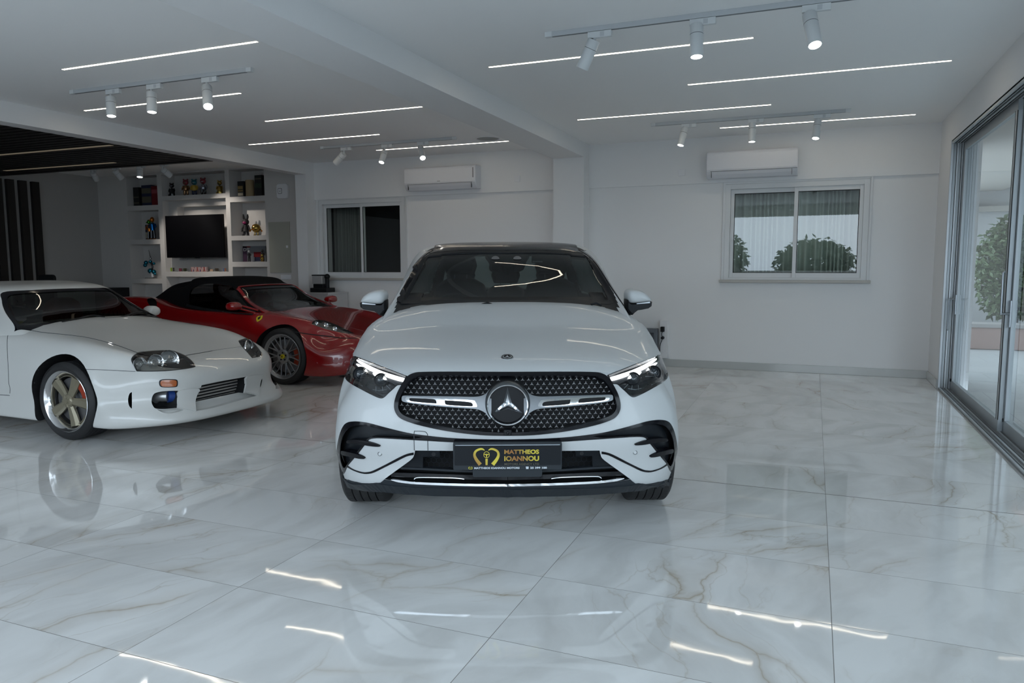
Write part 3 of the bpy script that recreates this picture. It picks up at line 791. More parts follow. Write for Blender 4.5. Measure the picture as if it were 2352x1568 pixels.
# parking camera under the badge
cy_ = float(fl((EX, .596))[0][1])
cmb = MB().box(-.02, cy_-.012, .586, .02, cy_+.03, .618).obj('parking_camera', BLACKP, G1.root, bevel=.008, seg=3)
MB().lathe([(.0001, -.018), (.006, -.016), (.009, -.010)], 'y', (0, cy_, .602), 20, caps=False).obj('lens', BLACKG, cmb)
# vents
for m_ in (False, True):
    conform(G1, 'vent_frame', VENT, BLACKG, off=.002, thick=.004, holes=[crv(c3((300, 738), (370, 727), (460, 742), (600, 778), (800, 815), (950, 838), (950, 838), (850, 855), (700, 846), (560, 840), (480, 838), (430, 856), (405, 885), (375, 925), (315, 1000), (240, 1095), (225, 1120), (205, 1130), (182, 1080), (172, 1000), (180, 900), (205, 820), (250, 760)), 3)], hulls=[h1], step=6, mirror=m_)
    conform(G1, 'vent_lining', crv(c3((300, 735), (370, 724), (460, 740), (600, 776), (800, 813), (955, 838), (850, 857), (700, 848), (560, 842), (480, 840), (430, 858), (405, 887), (375, 927), (315, 1002), (240, 1097), (225, 1122), (205, 1132), (180, 1080), (170, 1000), (178, 900), (203, 820), (248, 758)), 2), VENTBLK, off=-.030, thick=.006, hulls=[h1], step=7, mirror=m_)
    for L_ in (c3((255, 865), (330, 862), (420, 872), (500, 893), (552, 914), (545, 923), (480, 920), (400, 908), (320, 895), (250, 890)), c3((200, 965), (260, 975), (330, 990), (385, 1012), (412, 1030), (402, 1038), (350, 1034), (280, 1018), (200, 1000))):
        conform(G1, 'vent_fin', crv(L_, 4), BLACKG, off=.010, thick=.03, hulls=[h1], step=5, mirror=m_)
    for p in ((547, 998),):
        q, n = G1.hit(*c3(p)[0], [h1]); q = q*np.array([-1 if m_ else 1, 1, 1])
        MB().lathe([(.0001, -.004), (.0075, -.004), (.0085, .002)], 'y', tuple(q), 20, caps=False).obj('parking_sensor', PW, G1.root)
        MB().lathe([(.0088, -.003), (.0105, -.0032), (.0105, .004)], 'y', tuple(q), 24, caps=False).obj('sensor_ring', LINE, G1.root)
    q, n = G1.hit(*c3((1053, 1010))[0], [h1]); q = q*np.array([-1 if m_ else 1, 1, 1])
    MB().lathe([(.0001, -.002), (.010, -.002), (.012, .006), (.016, .008), (.016, .03)], 'y', tuple(q+np.array([0, .018, 0])), 24, caps=False).obj('parking_sensor', BLACKP, G1.root)
# lower intake: honeycomb, side panels, slats, chrome strips, skid lip
def hexmesh(car, name, poly_xz, s, r, dy, loc, m, parent=None):
    mb = MB(); xs = [p[0] for p in poly_xz]; zs = [p[1] for p in poly_xz]; W_ = s*math.sqrt(3); rows = int((max(zs)-min(zs))/(1.5*s))+2
    seen = set()
    for i in range(rows):
        for j in range(int((max(xs)-min(xs))/W_)+2):
            cx = min(xs)+j*W_+(W_/2 if i % 2 else 0); cz = min(zs)+i*1.5*s
            if not inpoly((cx, cz), poly_xz): continue
            P = [(cx+s*math.cos(math.pi/6+k*math.pi/3), cz+s*math.sin(math.pi/6+k*math.pi/3)) for k in range(6)]
            for k in range(6):
                a, b = P[k], P[(k+1) % 6]; key = (round((a[0]+b[0])*500), round((a[1]+b[1])*500))
                if key in seen: continue
                seen.add(key); ya = loc(a)[0][1]+dy; yb = loc(b)[0][1]+dy
                mb.tube([(a[0], ya, a[1]), (b[0], yb, b[1])], r, 4)
    return mb.obj(name, m, parent or car.root)
LOW_xz = to_xz(LOW)
hexmesh(G1, 'intake_mesh', [p for p in to_xz(crv(c3((945, 975), (1757, 975), (2570, 975), (2570, 1150), (1757, 1160), (945, 1150)), 4))], .0155, .0016, .055, fl, DARKPL)
for m_ in (False, True):
    conform(G1, 'intake_side_panel', c3((880, 972), (1110, 972), (1110, 1045), (950, 1045), (945, 1150), (700, 1150), (700, 1160), (835, 1065), (868, 1020)), VENTBLK, off=-.018, thick=.01, hulls=[h1], step=8, mirror=m_)
    line(G1, 'intake_slat', c3((730, 1144), (940, 1150), (1250, 1165), (1757, 1180)), .010, DARKPL, off=-.012, thick=.03, hulls=[h1], mirror=m_)
    line(G1, 'intake_slat', c3((640, 1205), (940, 1212), (1250, 1222), (1757, 1232)), .022, BLACKG, off=-.014, thick=.03, hulls=[h1], mirror=m_)
    line(G1, 'chrome_strip', c3((662, 1236), (750, 1252), (900, 1268), (1200, 1281), (1500, 1288), (1757, 1290)), [.003+.009*min(1, i/5) for i in range(31)], CHROME, off=.012, thick=.012, hulls=[h1], mirror=m_)
    line(G1, 'chrome_strip', c3((868, 1243), (885, 1230), (930, 1225), (1100, 1226), (1260, 1230), (1345, 1240)), .0035, CHROME, off=-.004, thick=.006, hulls=[h1], mirror=m_)
LIPL = c3((1757, 1298), (1200, 1288), (900, 1276), (700, 1259), (590, 1240), (590, 1240), (540, 1279), (490, 1286), (400, 1279), (250, 1243), (160, 1207), (160, 1207), (175, 1226), (300, 1290), (450, 1304), (560, 1300), (700, 1318), (1000, 1338), (1400, 1348), (1757, 1352))
conform(G1, 'lower_lip', crv(LIPL+mirp(LIPL[1:-1]), 2), DARKPL, off=.006, thick=.03, hulls=[h1], step=8)
LB = c3((168, 1236), (300, 1303), (450, 1318), (560, 1318), (700, 1334), (1000, 1352), (1400, 1362), (1757, 1366))
line(G1, 'lower_lip', LB+mirp(LB[:-1]), .06, DARKPL, off=.005, thick=.02, hulls=[h1])
# headlights
HSG = mat('headlight_housing', (.022, .024, .028), .5, .2)
for m_ in (False, True):
    sx = -1 if m_ else 1
    hb = conform(G1, 'headlight', HLP, mat('headlight_smoked', (.05, .054, .06), .18, .7), off=-.05, thick=.01, hulls=[h1], step=7, mirror=m_)[0]
    conform(G1, 'light_rim', HLP, BLACKG, off=.001, thick=.02, holes=[[((x-(740+480/4.127))*.955+740+480/4.127, (y-(800+265/4.127))*.94+800+265/4.127) for x, y in HLP]], hulls=[h1], step=6, mirror=m_, parent=hb)
    conform(G1, 'reflector_panel', crv(c3((262, 100), (300, 88), (420, 128), (600, 195), (790, 262), (750, 330), (690, 340), (640, 300), (480, 230), (300, 170), (240, 160)), 3), HSG, off=-.028, thick=.008, hulls=[h1], step=7, mirror=m_, parent=hb)
    conform(G1, 'light_bar', crv(c3((300, 92), (340, 94), (430, 135), (560, 190), (700, 238), (772, 262), (772, 275), (755, 290), (700, 278), (560, 228), (420, 170), (320, 118)), 3), DRL, off=-.018, thick=.008, hulls=[h1], step=6, mirror=m_, parent=hb)
    for cx, cy, a, b, t in ((350, 163, 60, 17, 27), (527, 239, 70, 18, 23)):
        E_ = [(cx+a*math.cos(u)*math.cos(R_(t))-b*math.sin(u)*math.sin(R_(t)), cy+a*math.cos(u)*math.sin(R_(t))+b*math.sin(u)*math.cos(R_(t))) for u in np.linspace(0, 2*math.pi, 25)[:-1]]
        conform(G1, 'light_module', c3(*E_), DRL, off=-.016, thick=.008, hulls=[h1], step=5, mirror=m_, parent=hb)
    for cx, cy, r in ((350, 255, .030), (545, 310, .026)):
        q, n = G1.hit(*c3((cx, cy))[0], [h1]); q = q*np.array([sx, 1, 1])
        c_ = (q[0], q[1]+.045, q[2])
        MB().lathe([(r*1.35, -.012), (r*1.35, .0), (r*1.15, .004), (r*1.1, -.006), (r, -.004)], 'y', c_, 28, caps=False).obj('lens_bezel', HSG, hb, sharp=40)
        MB().lathe([(.0001, -.022), (r*.5, -.019), (r*.85, -.010), (r, .0)], 'y', c_, 28, caps=False).obj('projector_lens', mat('lens_dark_glass', (.02, .025, .03), .03, coat=1), hb)
    for a, b in (((470, 400), (530, 410)), ((530, 410), (600, 400)), ((500, 370), (500, 415)), ((560, 370), (565, 410)), ((600, 360), (640, 400)), ((280, 325), (370, 365)), ((310, 285), (430, 285))):
        pa, pb = [G1.hit(*c3(p)[0], [h1])[0]*np.array([sx, 1, 1])+np.array([0, .03, 0]) for p in (a, b)]; MB().tube([pa, pb], .0016, 5).obj('light_trim', SATIN, hb)
    conform(G1, 'headlight_cover', HLP, glass('headlight_clear', (.93, .95, .96), 1.5), off=.002, thick=.004, hulls=[h1], step=7, mirror=m_, parent=hb)

# ------------------------------------------------------------------ wheels
REDCAL = mat('red_caliper', (.30, .035, .012), .4)
DISC = mat('brake_disc', (.22, .22, .23), .35, .8)
def wheel(car, c, sx, R, rr, wd, style, steer=0., lipmat=None, spokemat=None, cap=None):
    """c: centre (x,y) of the outer tyre face plane; sx: outward side; R tyre radius; rr rim radius; wd width"""
    root = MB(); X = Matrix.Translation((c[0], c[1], R)) @ Matrix.Rotation(steer, 4, 'Z')
    def P(r, h, a): return X @ Vector((sx*h, r*math.cos(a), r*math.sin(a)))
    def lathe(mb, prof, n=56, mi=0):
        V = [tuple(P(r, h, 2*math.pi*k/n)) for r, h in prof for k in range(n)]
        Fc = [(i*n+k, i*n+(k+1) % n, (i+1)*n+(k+1) % n, (i+1)*n+k) for i in range(len(prof)-1) for k in range(n)]
        mb.add(V, Fc, mi, True)
    def bar(mb, pts, w0, w1, h0, h1, th, mi=0, n=8):
        """spoke: centreline from polar (r,a) pts; widths and outer heights interpolated"""
        V = []; Fc = []; N_ = len(pts)
        for i, (r, a) in enumerate(pts):
            t = i/(N_-1); w_ = w0+(w1-w0)*t; h = h0(t) if callable(h0) else h0+(h1-h0)*t
            q = Vector((r*math.cos(a), r*math.sin(a)))
            r2, a2 = pts[min(i+1, N_-1)]; r1, a1 = pts[max(i-1, 0)]
            d = Vector((r2*math.cos(a2)-r1*math.cos(a1), r2*math.sin(a2)-r1*math.sin(a1))).normalized(); nn = Vector((-d[1], d[0]))
            for u, hh in ((-.5, h-th), (-.5, h-.25*w_), (-.28, h), (.28, h), (.5, h-.25*w_), (.5, h-th)):
                p = q+nn*(u*w_); V.append(tuple(X @ Vector((sx*hh, p[0], p[1]))))
        for i in range(N_-1):
            for k in range(6): Fc.append((i*6+k, i*6+(k+1) % 6, (i+1)*6+(k+1) % 6, (i+1)*6+k))
        Fc += [tuple(range(6)), tuple(range((N_-1)*6, N_*6))]
        mb.add(V, Fc, mi, True)
    rim = MB()
    lathe(rim, [(rr-.012, -wd*.9), (rr-.03, -wd*.6), (rr-.035, -.06), (rr-.022, -.03), (rr-.010, -.012), (rr+.004, -.004), (rr+.009, -.006), (rr+.008, -.014)], mi=1)
    if style == 'five':
        lathe(rim, [(rr-.034, -.075), (rr-.040, -.050), (rr-.046, -.046)], mi=0)
        for k in range(5):
            a = R_(42)+k*2*math.pi/5
            bar(rim, [(.045, a), (.09, a), (.13, a), (.17, a), (rr-.035, a)], .058, .098, lambda t: -.026-.004*math.sin(math.pi*t)-.004*t, 0, .035)
        lathe(rim, [(.0001, -.012), (.045, -.014), (.052, -.02), (.056, -.03), (.058, -.05)])
        for k in range(10):
            a = k*math.pi/5; bar(rim, [(.018, a), (.05, a)], .004, .007, -.009, -.013, .01)
    elif style == 'mesh':
        lathe(rim, [(rr-.02, -.022), (rr-.03, -.030), (rr-.034, -.045)])
        lathe(rim, [(.0001, -.030), (.040, -.030), (.062, -.022), (.085, -.030), (.090, -.045)])
        for k in range(10):
            a = k*math.pi/5
            for s_ in (1, -1):
                bar(rim, [(.082, a+s_*.06), (.115, a+s_*.06), (.155, a+s_*.10), (.195, a+s_*.145), (rr-.024, a+s_*.17)], .016, .010, -.032, -.022, .02)
            bar(rim, [(.06, a), (.092, a)], .05, .035, -.027, -.033, .02)
        for k in range(30):
            a = k*math.pi/15; lathe_c = P(rr-.016, -.014, a); rim.sphere(tuple(lathe_c), .0032, 6, 4, mi=1)
    else:
        for k in range(5):
            for s_ in (-.16, .16):
                a = k*2*math.pi/5; bar(rim, [(.06, a+s_*.6), (.15, a+s_), (rr-.03, a+s_*1.1)], .034, .03, -.02, -.02, .03)
        lathe(rim, [(.0001, -.012), (.07, -.014), (.075, -.03)])
    ro = rim.obj('wheel', [spokemat or SATIN, lipmat or SATIN], car.root, sharp=30)
    ty = MB(); g = .006
    prof = [(rr-.006, -wd+.012), (rr+.012, -wd+.002), ((rr+R)/2, -wd-.004), (R-.022, -wd+.004), (R-.006, -wd+.016)]
    xs = np.linspace(-wd+.02, -.02, 6)
    for i in range(5):
        a, b = xs[i], xs[i+1]
        prof += [(R-.001, a+g*.6), (R, (a+b)/2), (R-.001, b-g*.6)]
        if i < 4: prof += [(R-.009, b-g*.35), (R-.009, b+g*.35)]
    prof += [(R-.006, -.016), (R-.022, -.004), ((rr+R)/2, .004), (rr+.016, -.001), (rr+.004, -.008), (rr-.004, -.02)]
    lathe(ty, prof, 72)
    # tread sipes as thin grooves' dark bars
    for k in range(60):
        a = 2*math.pi*k/60
        for i, (x0, x1) in enumerate(((-.050, -.027), (-wd+.027, -wd+.050))):
            V = [tuple(P(r, h, a+da)) for r in (R-.004, R+.0003) for h in (x0, x1) for da in (0, .05)]
            ty.add(V, [(4, 5, 7, 6), (0, 2, 6, 4), (1, 5, 7, 3), (0, 4, 5, 1), (2, 3, 7, 6)])
    to = ty.obj('tyre', RUBBER, ro, sharp=28)
    dm = MB(); lathe(dm, [(.07, -.085), (rr-.06, -.085), (rr-.06, -.105), (.07, -.105)], 40); lathe(dm, [(.0001, -.06), (.075, -.062), (.078, -.10)], 30)
    lathe(dm, [(.05, -wd*.75), (rr-.04, -wd*.75)], 30, mi=1)
    dm.obj('brake_disc', [DISC, VOID], ro, sharp=30)
    if style in ('five', 'mesh'):
        cm = MB(); V = []
        a0, a1 = (math.pi*.62, math.pi*1.12) if style == 'five' else (math.pi*.82, math.pi*1.18)
        n = 14
        for i in range(n+1):
            a = a0+(a1-a0)*i/n
            for r, h in ((rr-.115, -.060), (rr-.045, -.058), (rr-.045, -.11), (rr-.115, -.11)): V.append(tuple(P(r, h, a)))
        Fc = [(i*4+k, i*4+(k+1) % 4, (i+1)*4+(k+1) % 4, (i+1)*4+k) for i in range(n) for k in range(4)]+[(0, 1, 2, 3), (n*4, n*4+1, n*4+2, n*4+3)]
        cm.add(V, Fc); cm.obj('brake_caliper', REDCAL, ro, bevel=.004)
    if style == 'mesh':
        for k in range(5):
            bm_ = MB(); a = k*2*math.pi/5+.3; V = []
            q = P(.047, -.0235, a); bm_.lathe([(.0001, -.002), (.009, -.002), (.010, .006)], 'x', (0, 0, 0), 12, mtx=None)
            M_ = X @ Matrix.Translation((sx*-.024, .047*math.cos(a), .047*math.sin(a))) @ Matrix.Scale(-sx, 4, (1, 0, 0))
            bm_.v = [tuple(M_ @ Vector(v)) for v in bm_.v]; bm_.obj('wheel_bolt', BLACKP, ro)
        cp = MB(); lathe(cp, [(.0001, -.013), (.026, -.015), (.028, -.022), (.028, -.032)], 30); co = cp.obj('center_cap', mat('badge_yellow', (.62, .50, .02), .3), ro)
        hp = MB(); pts = [(-.002, .014), (.004, .012), (.003, .006), (.009, .003), (.006, -.002), (.010, -.010), (.004, -.007), (.002, -.014), (-.003, -.006), (-.009, -.010), (-.007, -.002), (-.003, .003), (-.008, .006), (-.004, .010)]
        V = [tuple(X @ Vector((sx*-.0125, -sx*a*1.1, b*1.1))) for a, b in pts]; hp.add(V, [list(range(len(pts)))]); hp.obj('cap_emblem', BLACKP, co)
    if style == 'five':
        cp = MB(); lathe(cp, [(.0001, -.004), (.020, -.005), (.022, -.012)], 24); cp.obj('center_cap', spokemat, ro)
    return ro
for sx in (1, -1):
    wheel(G1, (sx*.945, .86), sx, .362, .245, .255, 'plain', spokemat=SATIN, lipmat=SATIN)
    wheel(G1, (sx*.945, 3.75), sx, .362, .245, .255, 'plain', spokemat=SATIN, lipmat=SATIN)

# ------------------------------------------------------------------ details of the white SUV
# bonnet roundel
q, n = G1.hit(1165, 822, [h1]); N3 = (Vector(n)+Vector((0, -.12, 0))).normalized(); Z = N3.to_track_quat('Z', 'Y').to_matrix().to_4x4(); T4 = Matrix.Translation(Vector(q)+N3*.004) @ Z
def placed(mb, T): mb.v = [tuple(T @ Vector(v)) for v in mb.v]; return mb
rd = placed(MB().lathe([(.0001, .004), (.030, .004), (.032, 0), (.032, -.004)], 'z', n=40), T4).obj('bonnet_badge', SATIN, G1.root)
placed(MB().lathe([(.0001, .0045), (.0195, .0045), (.0195, .003)], 'z', n=32), T4).obj('badge_centre', BLACKG, rd)
sb = MB()
for k in range(3):
    a = math.pi/2+k*2*math.pi/3; sb.add([(.019*math.cos(a), .019*math.sin(a), .0048), (.005*math.cos(a+1.05), .005*math.sin(a+1.05), .0048), (.005*math.cos(a-1.05), .005*math.sin(a-1.05), .0048), (0, 0, .007)], [(0, 1, 3), (0, 3, 2)])
sb.add([(.021*math.cos(u), .021*math.sin(u), .0046) for u in np.linspace(0, 6.2832, 33)[:-1]]+[(.0185*math.cos(u), .0185*math.sin(u), .0052) for u in np.linspace(0, 6.2832, 33)[:-1]], [(k, (k+1) % 32, 32+(k+1) % 32, 32+k) for k in range(32)])
placed(sb, T4).obj('badge_star', CHROME, rd)
# roundel wreath marks
wm = MB()
for k in range(28):
    a = 2*math.pi*k/28+.11; c_, s_ = math.cos(a), math.sin(a); r0, r1, t = .0225, .0285, .0014 if k % 2 else .0009
    wm.add([(r0*c_-t*s_, r0*s_+t*c_, .0043), (r1*c_-t*s_, r1*s_+t*c_, .0043), (r1*c_+t*s_, r1*s_-t*c_, .0043), (r0*c_+t*s_, r0*s_-t*c_, .0043)], [(0, 1, 2, 3)])
placed(wm, T4).obj('badge_marks', BLACKP, rd)
# door mirrors
def smooth_obj(mb, name, mats, parent, lv=2, sharp=None):
    o = mb.obj(name, mats, parent, sharp=None); o.data.polygons.foreach_set('use_smooth', [True]*len(o.data.polygons))
    md = o.modifiers.new('s', 'SUBSURF'); md.levels = lv; md.render_levels = lv; return o
for m_ in (False, True):
    sx = -1 if m_ else 1
    def mp_(L, y): return [(G1.plane(x, z, y=y)[0]*sx, G1.plane(x, z, y=y)[2]) for x, z in c1(*L)]
    capL = [(412, 802), (416, 778), (440, 740), (480, 708), (530, 682), (590, 668), (645, 667), (672, 680), (688, 710), (690, 750), (680, 795), (655, 822), (600, 822), (520, 814), (450, 806)]
    cp = mp_(capL, 1.62); mb = MB(); puff(mb, cp, [1.52, 1.535, 1.57, 1.63, 1.70, 1.735], [.55, .82, .96, 1.0, .97, .90]); mo = smooth_obj(mb, 'door_mirror', PW, G1.root, 1)
    lowL = [(412, 800), (450, 806), (520, 814), (600, 822), (655, 822), (684, 800), (690, 770), (692, 830), (688, 880), (660, 915), (630, 945), (612, 925), (570, 893), (520, 886), (450, 872), (418, 848)]
    mb = MB(); puff(mb, mp_(lowL, 1.63), [1.55, 1.57, 1.63, 1.70], [.85, .97, 1.0, .95]); mb.obj('mirror_base', BLACKP, mo, bevel=.006)
    ind = mp_([(418, 806), (470, 814), (560, 824), (560, 832), (470, 826), (418, 822)], 1.53)
    mb = MB(); puff(mb, ind, [1.545, 1.58], [1, 1]); mb.obj('mirror_indicator', ALUL, mo)
    mb = MB(); a = G1.plane(*c1((640, 900))[0], y=1.64); ax_ = a[0]*sx
    mb.tube([(ax_, 1.64, a[2]), (ax_-sx*-.05*-1 if False else ax_+(.05 if ax_ < 0 else -.05), 1.62, a[2]-.03), (ax_+(.11 if ax_ < 0 else -.11), 1.60, a[2]-.05)], .035, 10, rs=[.03, .034, .04]); mb.obj('mirror_arm', BLACKP, mo)
# number plate on its holder
HOLD = mat('plate_holder', (.018, .023, .028), .45, spec=.3); PLATE = mat('plate_black', (.006, .008, .011), .4, spec=.2)
pc = G1.plane(1165.5, 1048, y=-.035); px0, px1 = G1.plane(1040.5, 1048, y=-.035)[0], G1.plane(1291, 1048, y=-.035)[0]; pz0, pz1 = G1.plane(1165, 1079.5, y=-.035)[2], G1.plane(1165, 1016.5, y=-.035)[2]
def rrect(x0, z0, x1, z1, r, n=5):
    P = []
    for cx, cz, a0 in ((x1-r, z1-r, 0), (x0+r, z1-r, 90), (x0+r, z0+r, 180), (x1-r, z0+r, 270)):
        for k in range(n+1): a = R_(a0+90*k/n); P.append((cx+r*math.cos(a), cz+r*math.sin(a)))
    return P
ph = MB().prism(rrect(px0, pz0, px1, pz1, .008), .03, c=-.03).obj('number_plate', HOLD, G1.root, bevel=.002)
plx0, plx1 = G1.plane(1044, 1048, y=-.036)[0], G1.plane(1288, 1048, y=-.036)[0]; plz0, plz1 = G1.plane(1165, 1068.5, y=-.036)[2], G1.plane(1165, 1022, y=-.036)[2]
MB().prism(rrect(plx0, plz0, plx1, plz1, .006), .004, c=-.0335).obj('plate_panel', PLATE, ph)
MB().box(plx0+.004, -.0345, plz1-.0015, plx1-.004, -.030, plz1+.0008).obj('plate_edge', mat('edge_glint', (.5, .55, .6), .3), ph)
q0 = G1.plane(1086, 1095, y=-.02); q1 = G1.plane(1245, 1095, y=-.02)
MB().prism(rrect(q0[0], q0[2], q1[0], pz0+.01, .008), .03, c=-.022).obj('holder_foot', HOLD, ph)
def gold_mat():
    m = bpy.data.materials.new('gold_print'); m.use_nodes = True; n = m.node_tree; b = n.nodes['Principled BSDF']
    tc = n.nodes.new('ShaderNodeTexCoord'); wv = n.nodes.new('ShaderNodeTexWave'); wv.inputs['Scale'].default_value = 2.6; wv.inputs['Distortion'].default_value = 1.5
    wv.wave_type = 'BANDS'; wv.bands_direction = 'DIAGONAL'
    r = n.nodes.new('ShaderNodeValToRGB'); r.color_ramp.elements[0].color = (.28, .12, .03, 1); r.color_ramp.elements[1].color = (.60, .50, .05, 1)
    n.links.new(tc.outputs['Object'], wv.inputs['Vector']); n.links.new(wv.outputs['Fac'], r.inputs['Fac']); n.links.new(r.outputs[0], b.inputs['Base Color'])
    b.inputs['Roughness'].default_value = .35; b.inputs['Metallic'].default_value = .2; return m
GOLD = gold_mat(); GREYT = mat('print_grey', (.10, .09, .06), .5); WHITET = mat('print_white', (.62, .66, .70), .5); YEL = mat('print_yellow', (.50, .46, .04), .5)
def text(s_, size_x, size_z, x, z, y, m, parent, bold=0., name='lettering', align=None, font_ratio=None, rotz=None, T=None):
    """lettering: text scaled to the given box (x left, z bottom) on a plane facing -y"""
    cu = bpy.data.curves.new('t', 'FONT'); cu.body = s_; cu.offset = bold; cu.extrude = .008; cu.resolution_u = 4
    o = bpy.data.objects.new('t', cu); COL.objects.link(o); dg = bpy.context.evaluated_depsgraph_get(); dg.update(); me = bpy.data.meshes.new_from_object(o.evaluated_get(dg))
    bpy.data.objects.remove(o); bpy.data.curves.remove(cu)
    v = np.array([vv.co[:] for vv in me.vertices]); mn, mx = v.min(0), v.max(0)
    for vv in me.vertices:
        c = vv.co; u = ((c[0]-mn[0])/(mx[0]-mn[0])*size_x+x, y-(c[2]-mn[2])*.1, (c[1]-mn[1])/(mx[1]-mn[1])*size_z+z)
        vv.co = (T @ Vector(u)) if T is not None else u
    me.materials.clear(); me.materials.append(m); me.name = name
    o = bpy.data.objects.new(name, me); return link(o, parent)
cp_ = lambda x, y, Y=-.034: G1.plane(1000+x/7.127, 980+y/7.127, y=Y)
def tbox(s_, xa, ya, xb, yb, m, bold=.02, name='lettering'):
    a = cp_(xa, yb); b = cp_(xb, ya); return text(s_, b[0]-a[0], b[2]-a[2], a[0], a[2], -.0337, m, ph, bold, name)
tbox('MATTHEOS', 1128, 370, 1697, 445, GOLD, .035); tbox('IOANNOU', 1128, 474, 1697, 560, GOLD, .035)
tbox('MOTORS AGENCY LTD', 1130, 590, 1697, 626, GREYT, .01)
tbox('MATTHEOS IOANNOU MOTORS', 636, 655, 1378, 690, WHITET, .035); tbox('25 399 100', 1552, 652, 1825, 686, WHITET, .035)
ph_ = [cp_(*p) for p in ((1478, 655), (1490, 650), (1518, 650), (1530, 657), (1528, 667), (1516, 667), (1513, 660), (1495, 660), (1493, 667), (1480, 667))]
mb = MB(); mb.prism([(p[0], p[2]) for p in ph_], .002, c=-.0345); mb.prism([(p[0], p[2]) for p in [cp_(*p) for p in ((1495, 663), (1512, 663), (1526, 678), (1526, 688), (1484, 688), (1484, 678))]], .002, c=-.0345); mb.obj('telephone_symbol', WHITET, ph)
def ribbon(pts, w, m, name, parent, y=-.0335):
    P = [cp_(*p) for p in crv(pts, 8, False)]; N_ = len(P); V = []
    ws = np.interp(np.linspace(0, 1, N_), np.linspace(0, 1, len(w)), w)/7.127/475
    for i in range(N_):
        a, b = P[max(i-1, 0)], P[min(i+1, N_-1)]; d = np.array([b[0]-a[0], b[2]-a[2]]); d /= np.linalg.norm(d); nn = np.array([-d[1], d[0]])
        for u in (-.5, .5):
            for yy in (y, y-.0015): V.append((P[i][0]+nn[0]*u*ws[i], yy, P[i][2]+nn[1]*u*ws[i]))
    Fc = []
    for i in range(N_-1):
        o = i*4; Fc += [(o+1, o+3, o+7, o+5), (o, o+4, o+6, o+2), (o, o+1, o+5, o+4), (o+2, o+6, o+7, o+3)]
    mb = MB(); mb.add(V, Fc); return mb.obj(name, m, parent)
ribbon([(806, 385), (770, 363), (720, 366), (660, 400), (640, 460), (668, 530), (735, 618)], [8, 28, 34, 36, 40, 50, 62], GOLD, 'logo_arc', ph)
ribbon([(868, 385), (905, 363), (955, 366), (1015, 400), (1033, 460), (1005, 530), (938, 618)], [8, 28, 34, 36, 40, 50, 62], GOLD, 'logo_arc', ph)
ribbon([(838, 520), (838, 625)], [38, 34], GOLD, 'logo_stem', ph)
cx, cyy = 838, 456
ribbon([(cx+46*math.cos(a), cyy+50*math.sin(a)) for a in np.linspace(0, 6.2832, 17)], [8], GOLD, 'logo_wheel', ph)
ribbon([(794, 448), (838, 452), (882, 448)], [6, 22, 6], GOLD, 'logo_wheel_spoke', ph); ribbon([(838, 450), (838, 502)], [26, 8], GOLD, 'logo_wheel_spoke', ph)
for s_ in (1, -1): ribbon([(574+s_*4, 664), (574+s_*14, 658), (574+s_*27, 662), (574+s_*28, 678), (574+s_*14, 694)], [5, 8, 9, 9, 10], YEL, 'small_logo', ph)
ribbon([(574, 676), (574, 696)], [7], YEL, 'small_logo', ph)
# cabin
SEAT = mat('dark_leather', (.022, .024, .026), .5); INT = mat('cabin_trim', (.012, .013, .014), .6)
def seat(car, x, y, z, m, s=1., hr=True, parent=None):
    mb = MB(); w_ = .25*s
    ring = [(-w_*.8, -.30), (w_*.8, -.30), (w_, -.1), (w_*.97, .12), (w_*.8, .27), (w_*.45, .32), (-w_*.45, .32), (-w_*.8, .27), (-w_*.97, .12), (-w_, -.1)]
    puff(mb, [(x+a, z+b*s) for a, b in ring], [y-.08, y-.06, y+.02, y+.08], [.8, .96, 1, .85])
    mb.box(x-w_, y-.52, z-.46, x+w_, y+.05, z-.30)
    so = mb.obj('seat', m, parent or car.root, bevel=.02)
    if hr:
        hb = MB(); puff(hb, [(x+a, z+.42*s+b) for a, b in ((-.11, -.07), (.11, -.07), (.135, 0), (.12, .07), (.07, .10), (-.07, .10), (-.12, .07), (-.135, 0))], [y-.05, y-.03, y+.04, y+.06], [.8, 1, 1, .8]); hb.obj('headrest', m, so, bevel=.01)
        for s_ in (-.05, .05): MB().tube([(x+s_, y, z+.28*s), (x+s_, y, z+.40*s)], .006, 6).obj('headrest_post', SATIN, so)
    return so
for x, y in ((-.37, 2.55), (.37, 2.55)): seat(G1, x, y, .98, SEAT)
for x in (-.42, 0, .42): seat(G1, x, 3.45, .95, SEAT, .85)
db = MB(); puff(db, [(-.70, .80), (.70, .80), (.70, 1.03), (.55, 1.075), (.2, 1.085), (-.15, 1.085), (-.25, 1.11), (-.55, 1.11), (-.62, 1.05), (-.70, 1.03)], [1.45, 1.55, 1.80, 1.88], [.97, 1, 1, .95]); db.obj('dashboard', INT, G1.root, bevel=.01)
sw = MB(); sw.tube([(-.37+.185*math.cos(a), 1.98-.05*math.sin(a), 1.02+.175*math.sin(a)) for a in np.linspace(0, 2*math.pi, 33)[:-1]], .014, 8, closed=True)
for a in (math.pi*.5*3, .1, math.pi-.1): sw.tube([(-.37, 1.97, 1.01), (-.37+.18*math.cos(a), 1.98, 1.02+.17*math.sin(a))], .012, 6)
sw.obj('steering_wheel', mat('wheel_leather', (.05, .055, .06), .3), G1.root)
cam_h = crv(c1((1755, 245), (1755, 300), (1785, 350), (1800, 390), (1850, 405), (1900, 405), (1925, 420), (1960, 440), (1960, 440), (2000, 420), (2030, 405), (2080, 405), (2130, 390), (2150, 350), (2165, 300), (2165, 245)), 3)
conform(G1, 'camera_housing', cam_h, INT, off=-.006, thick=.05, hulls=[h1c], step=8)
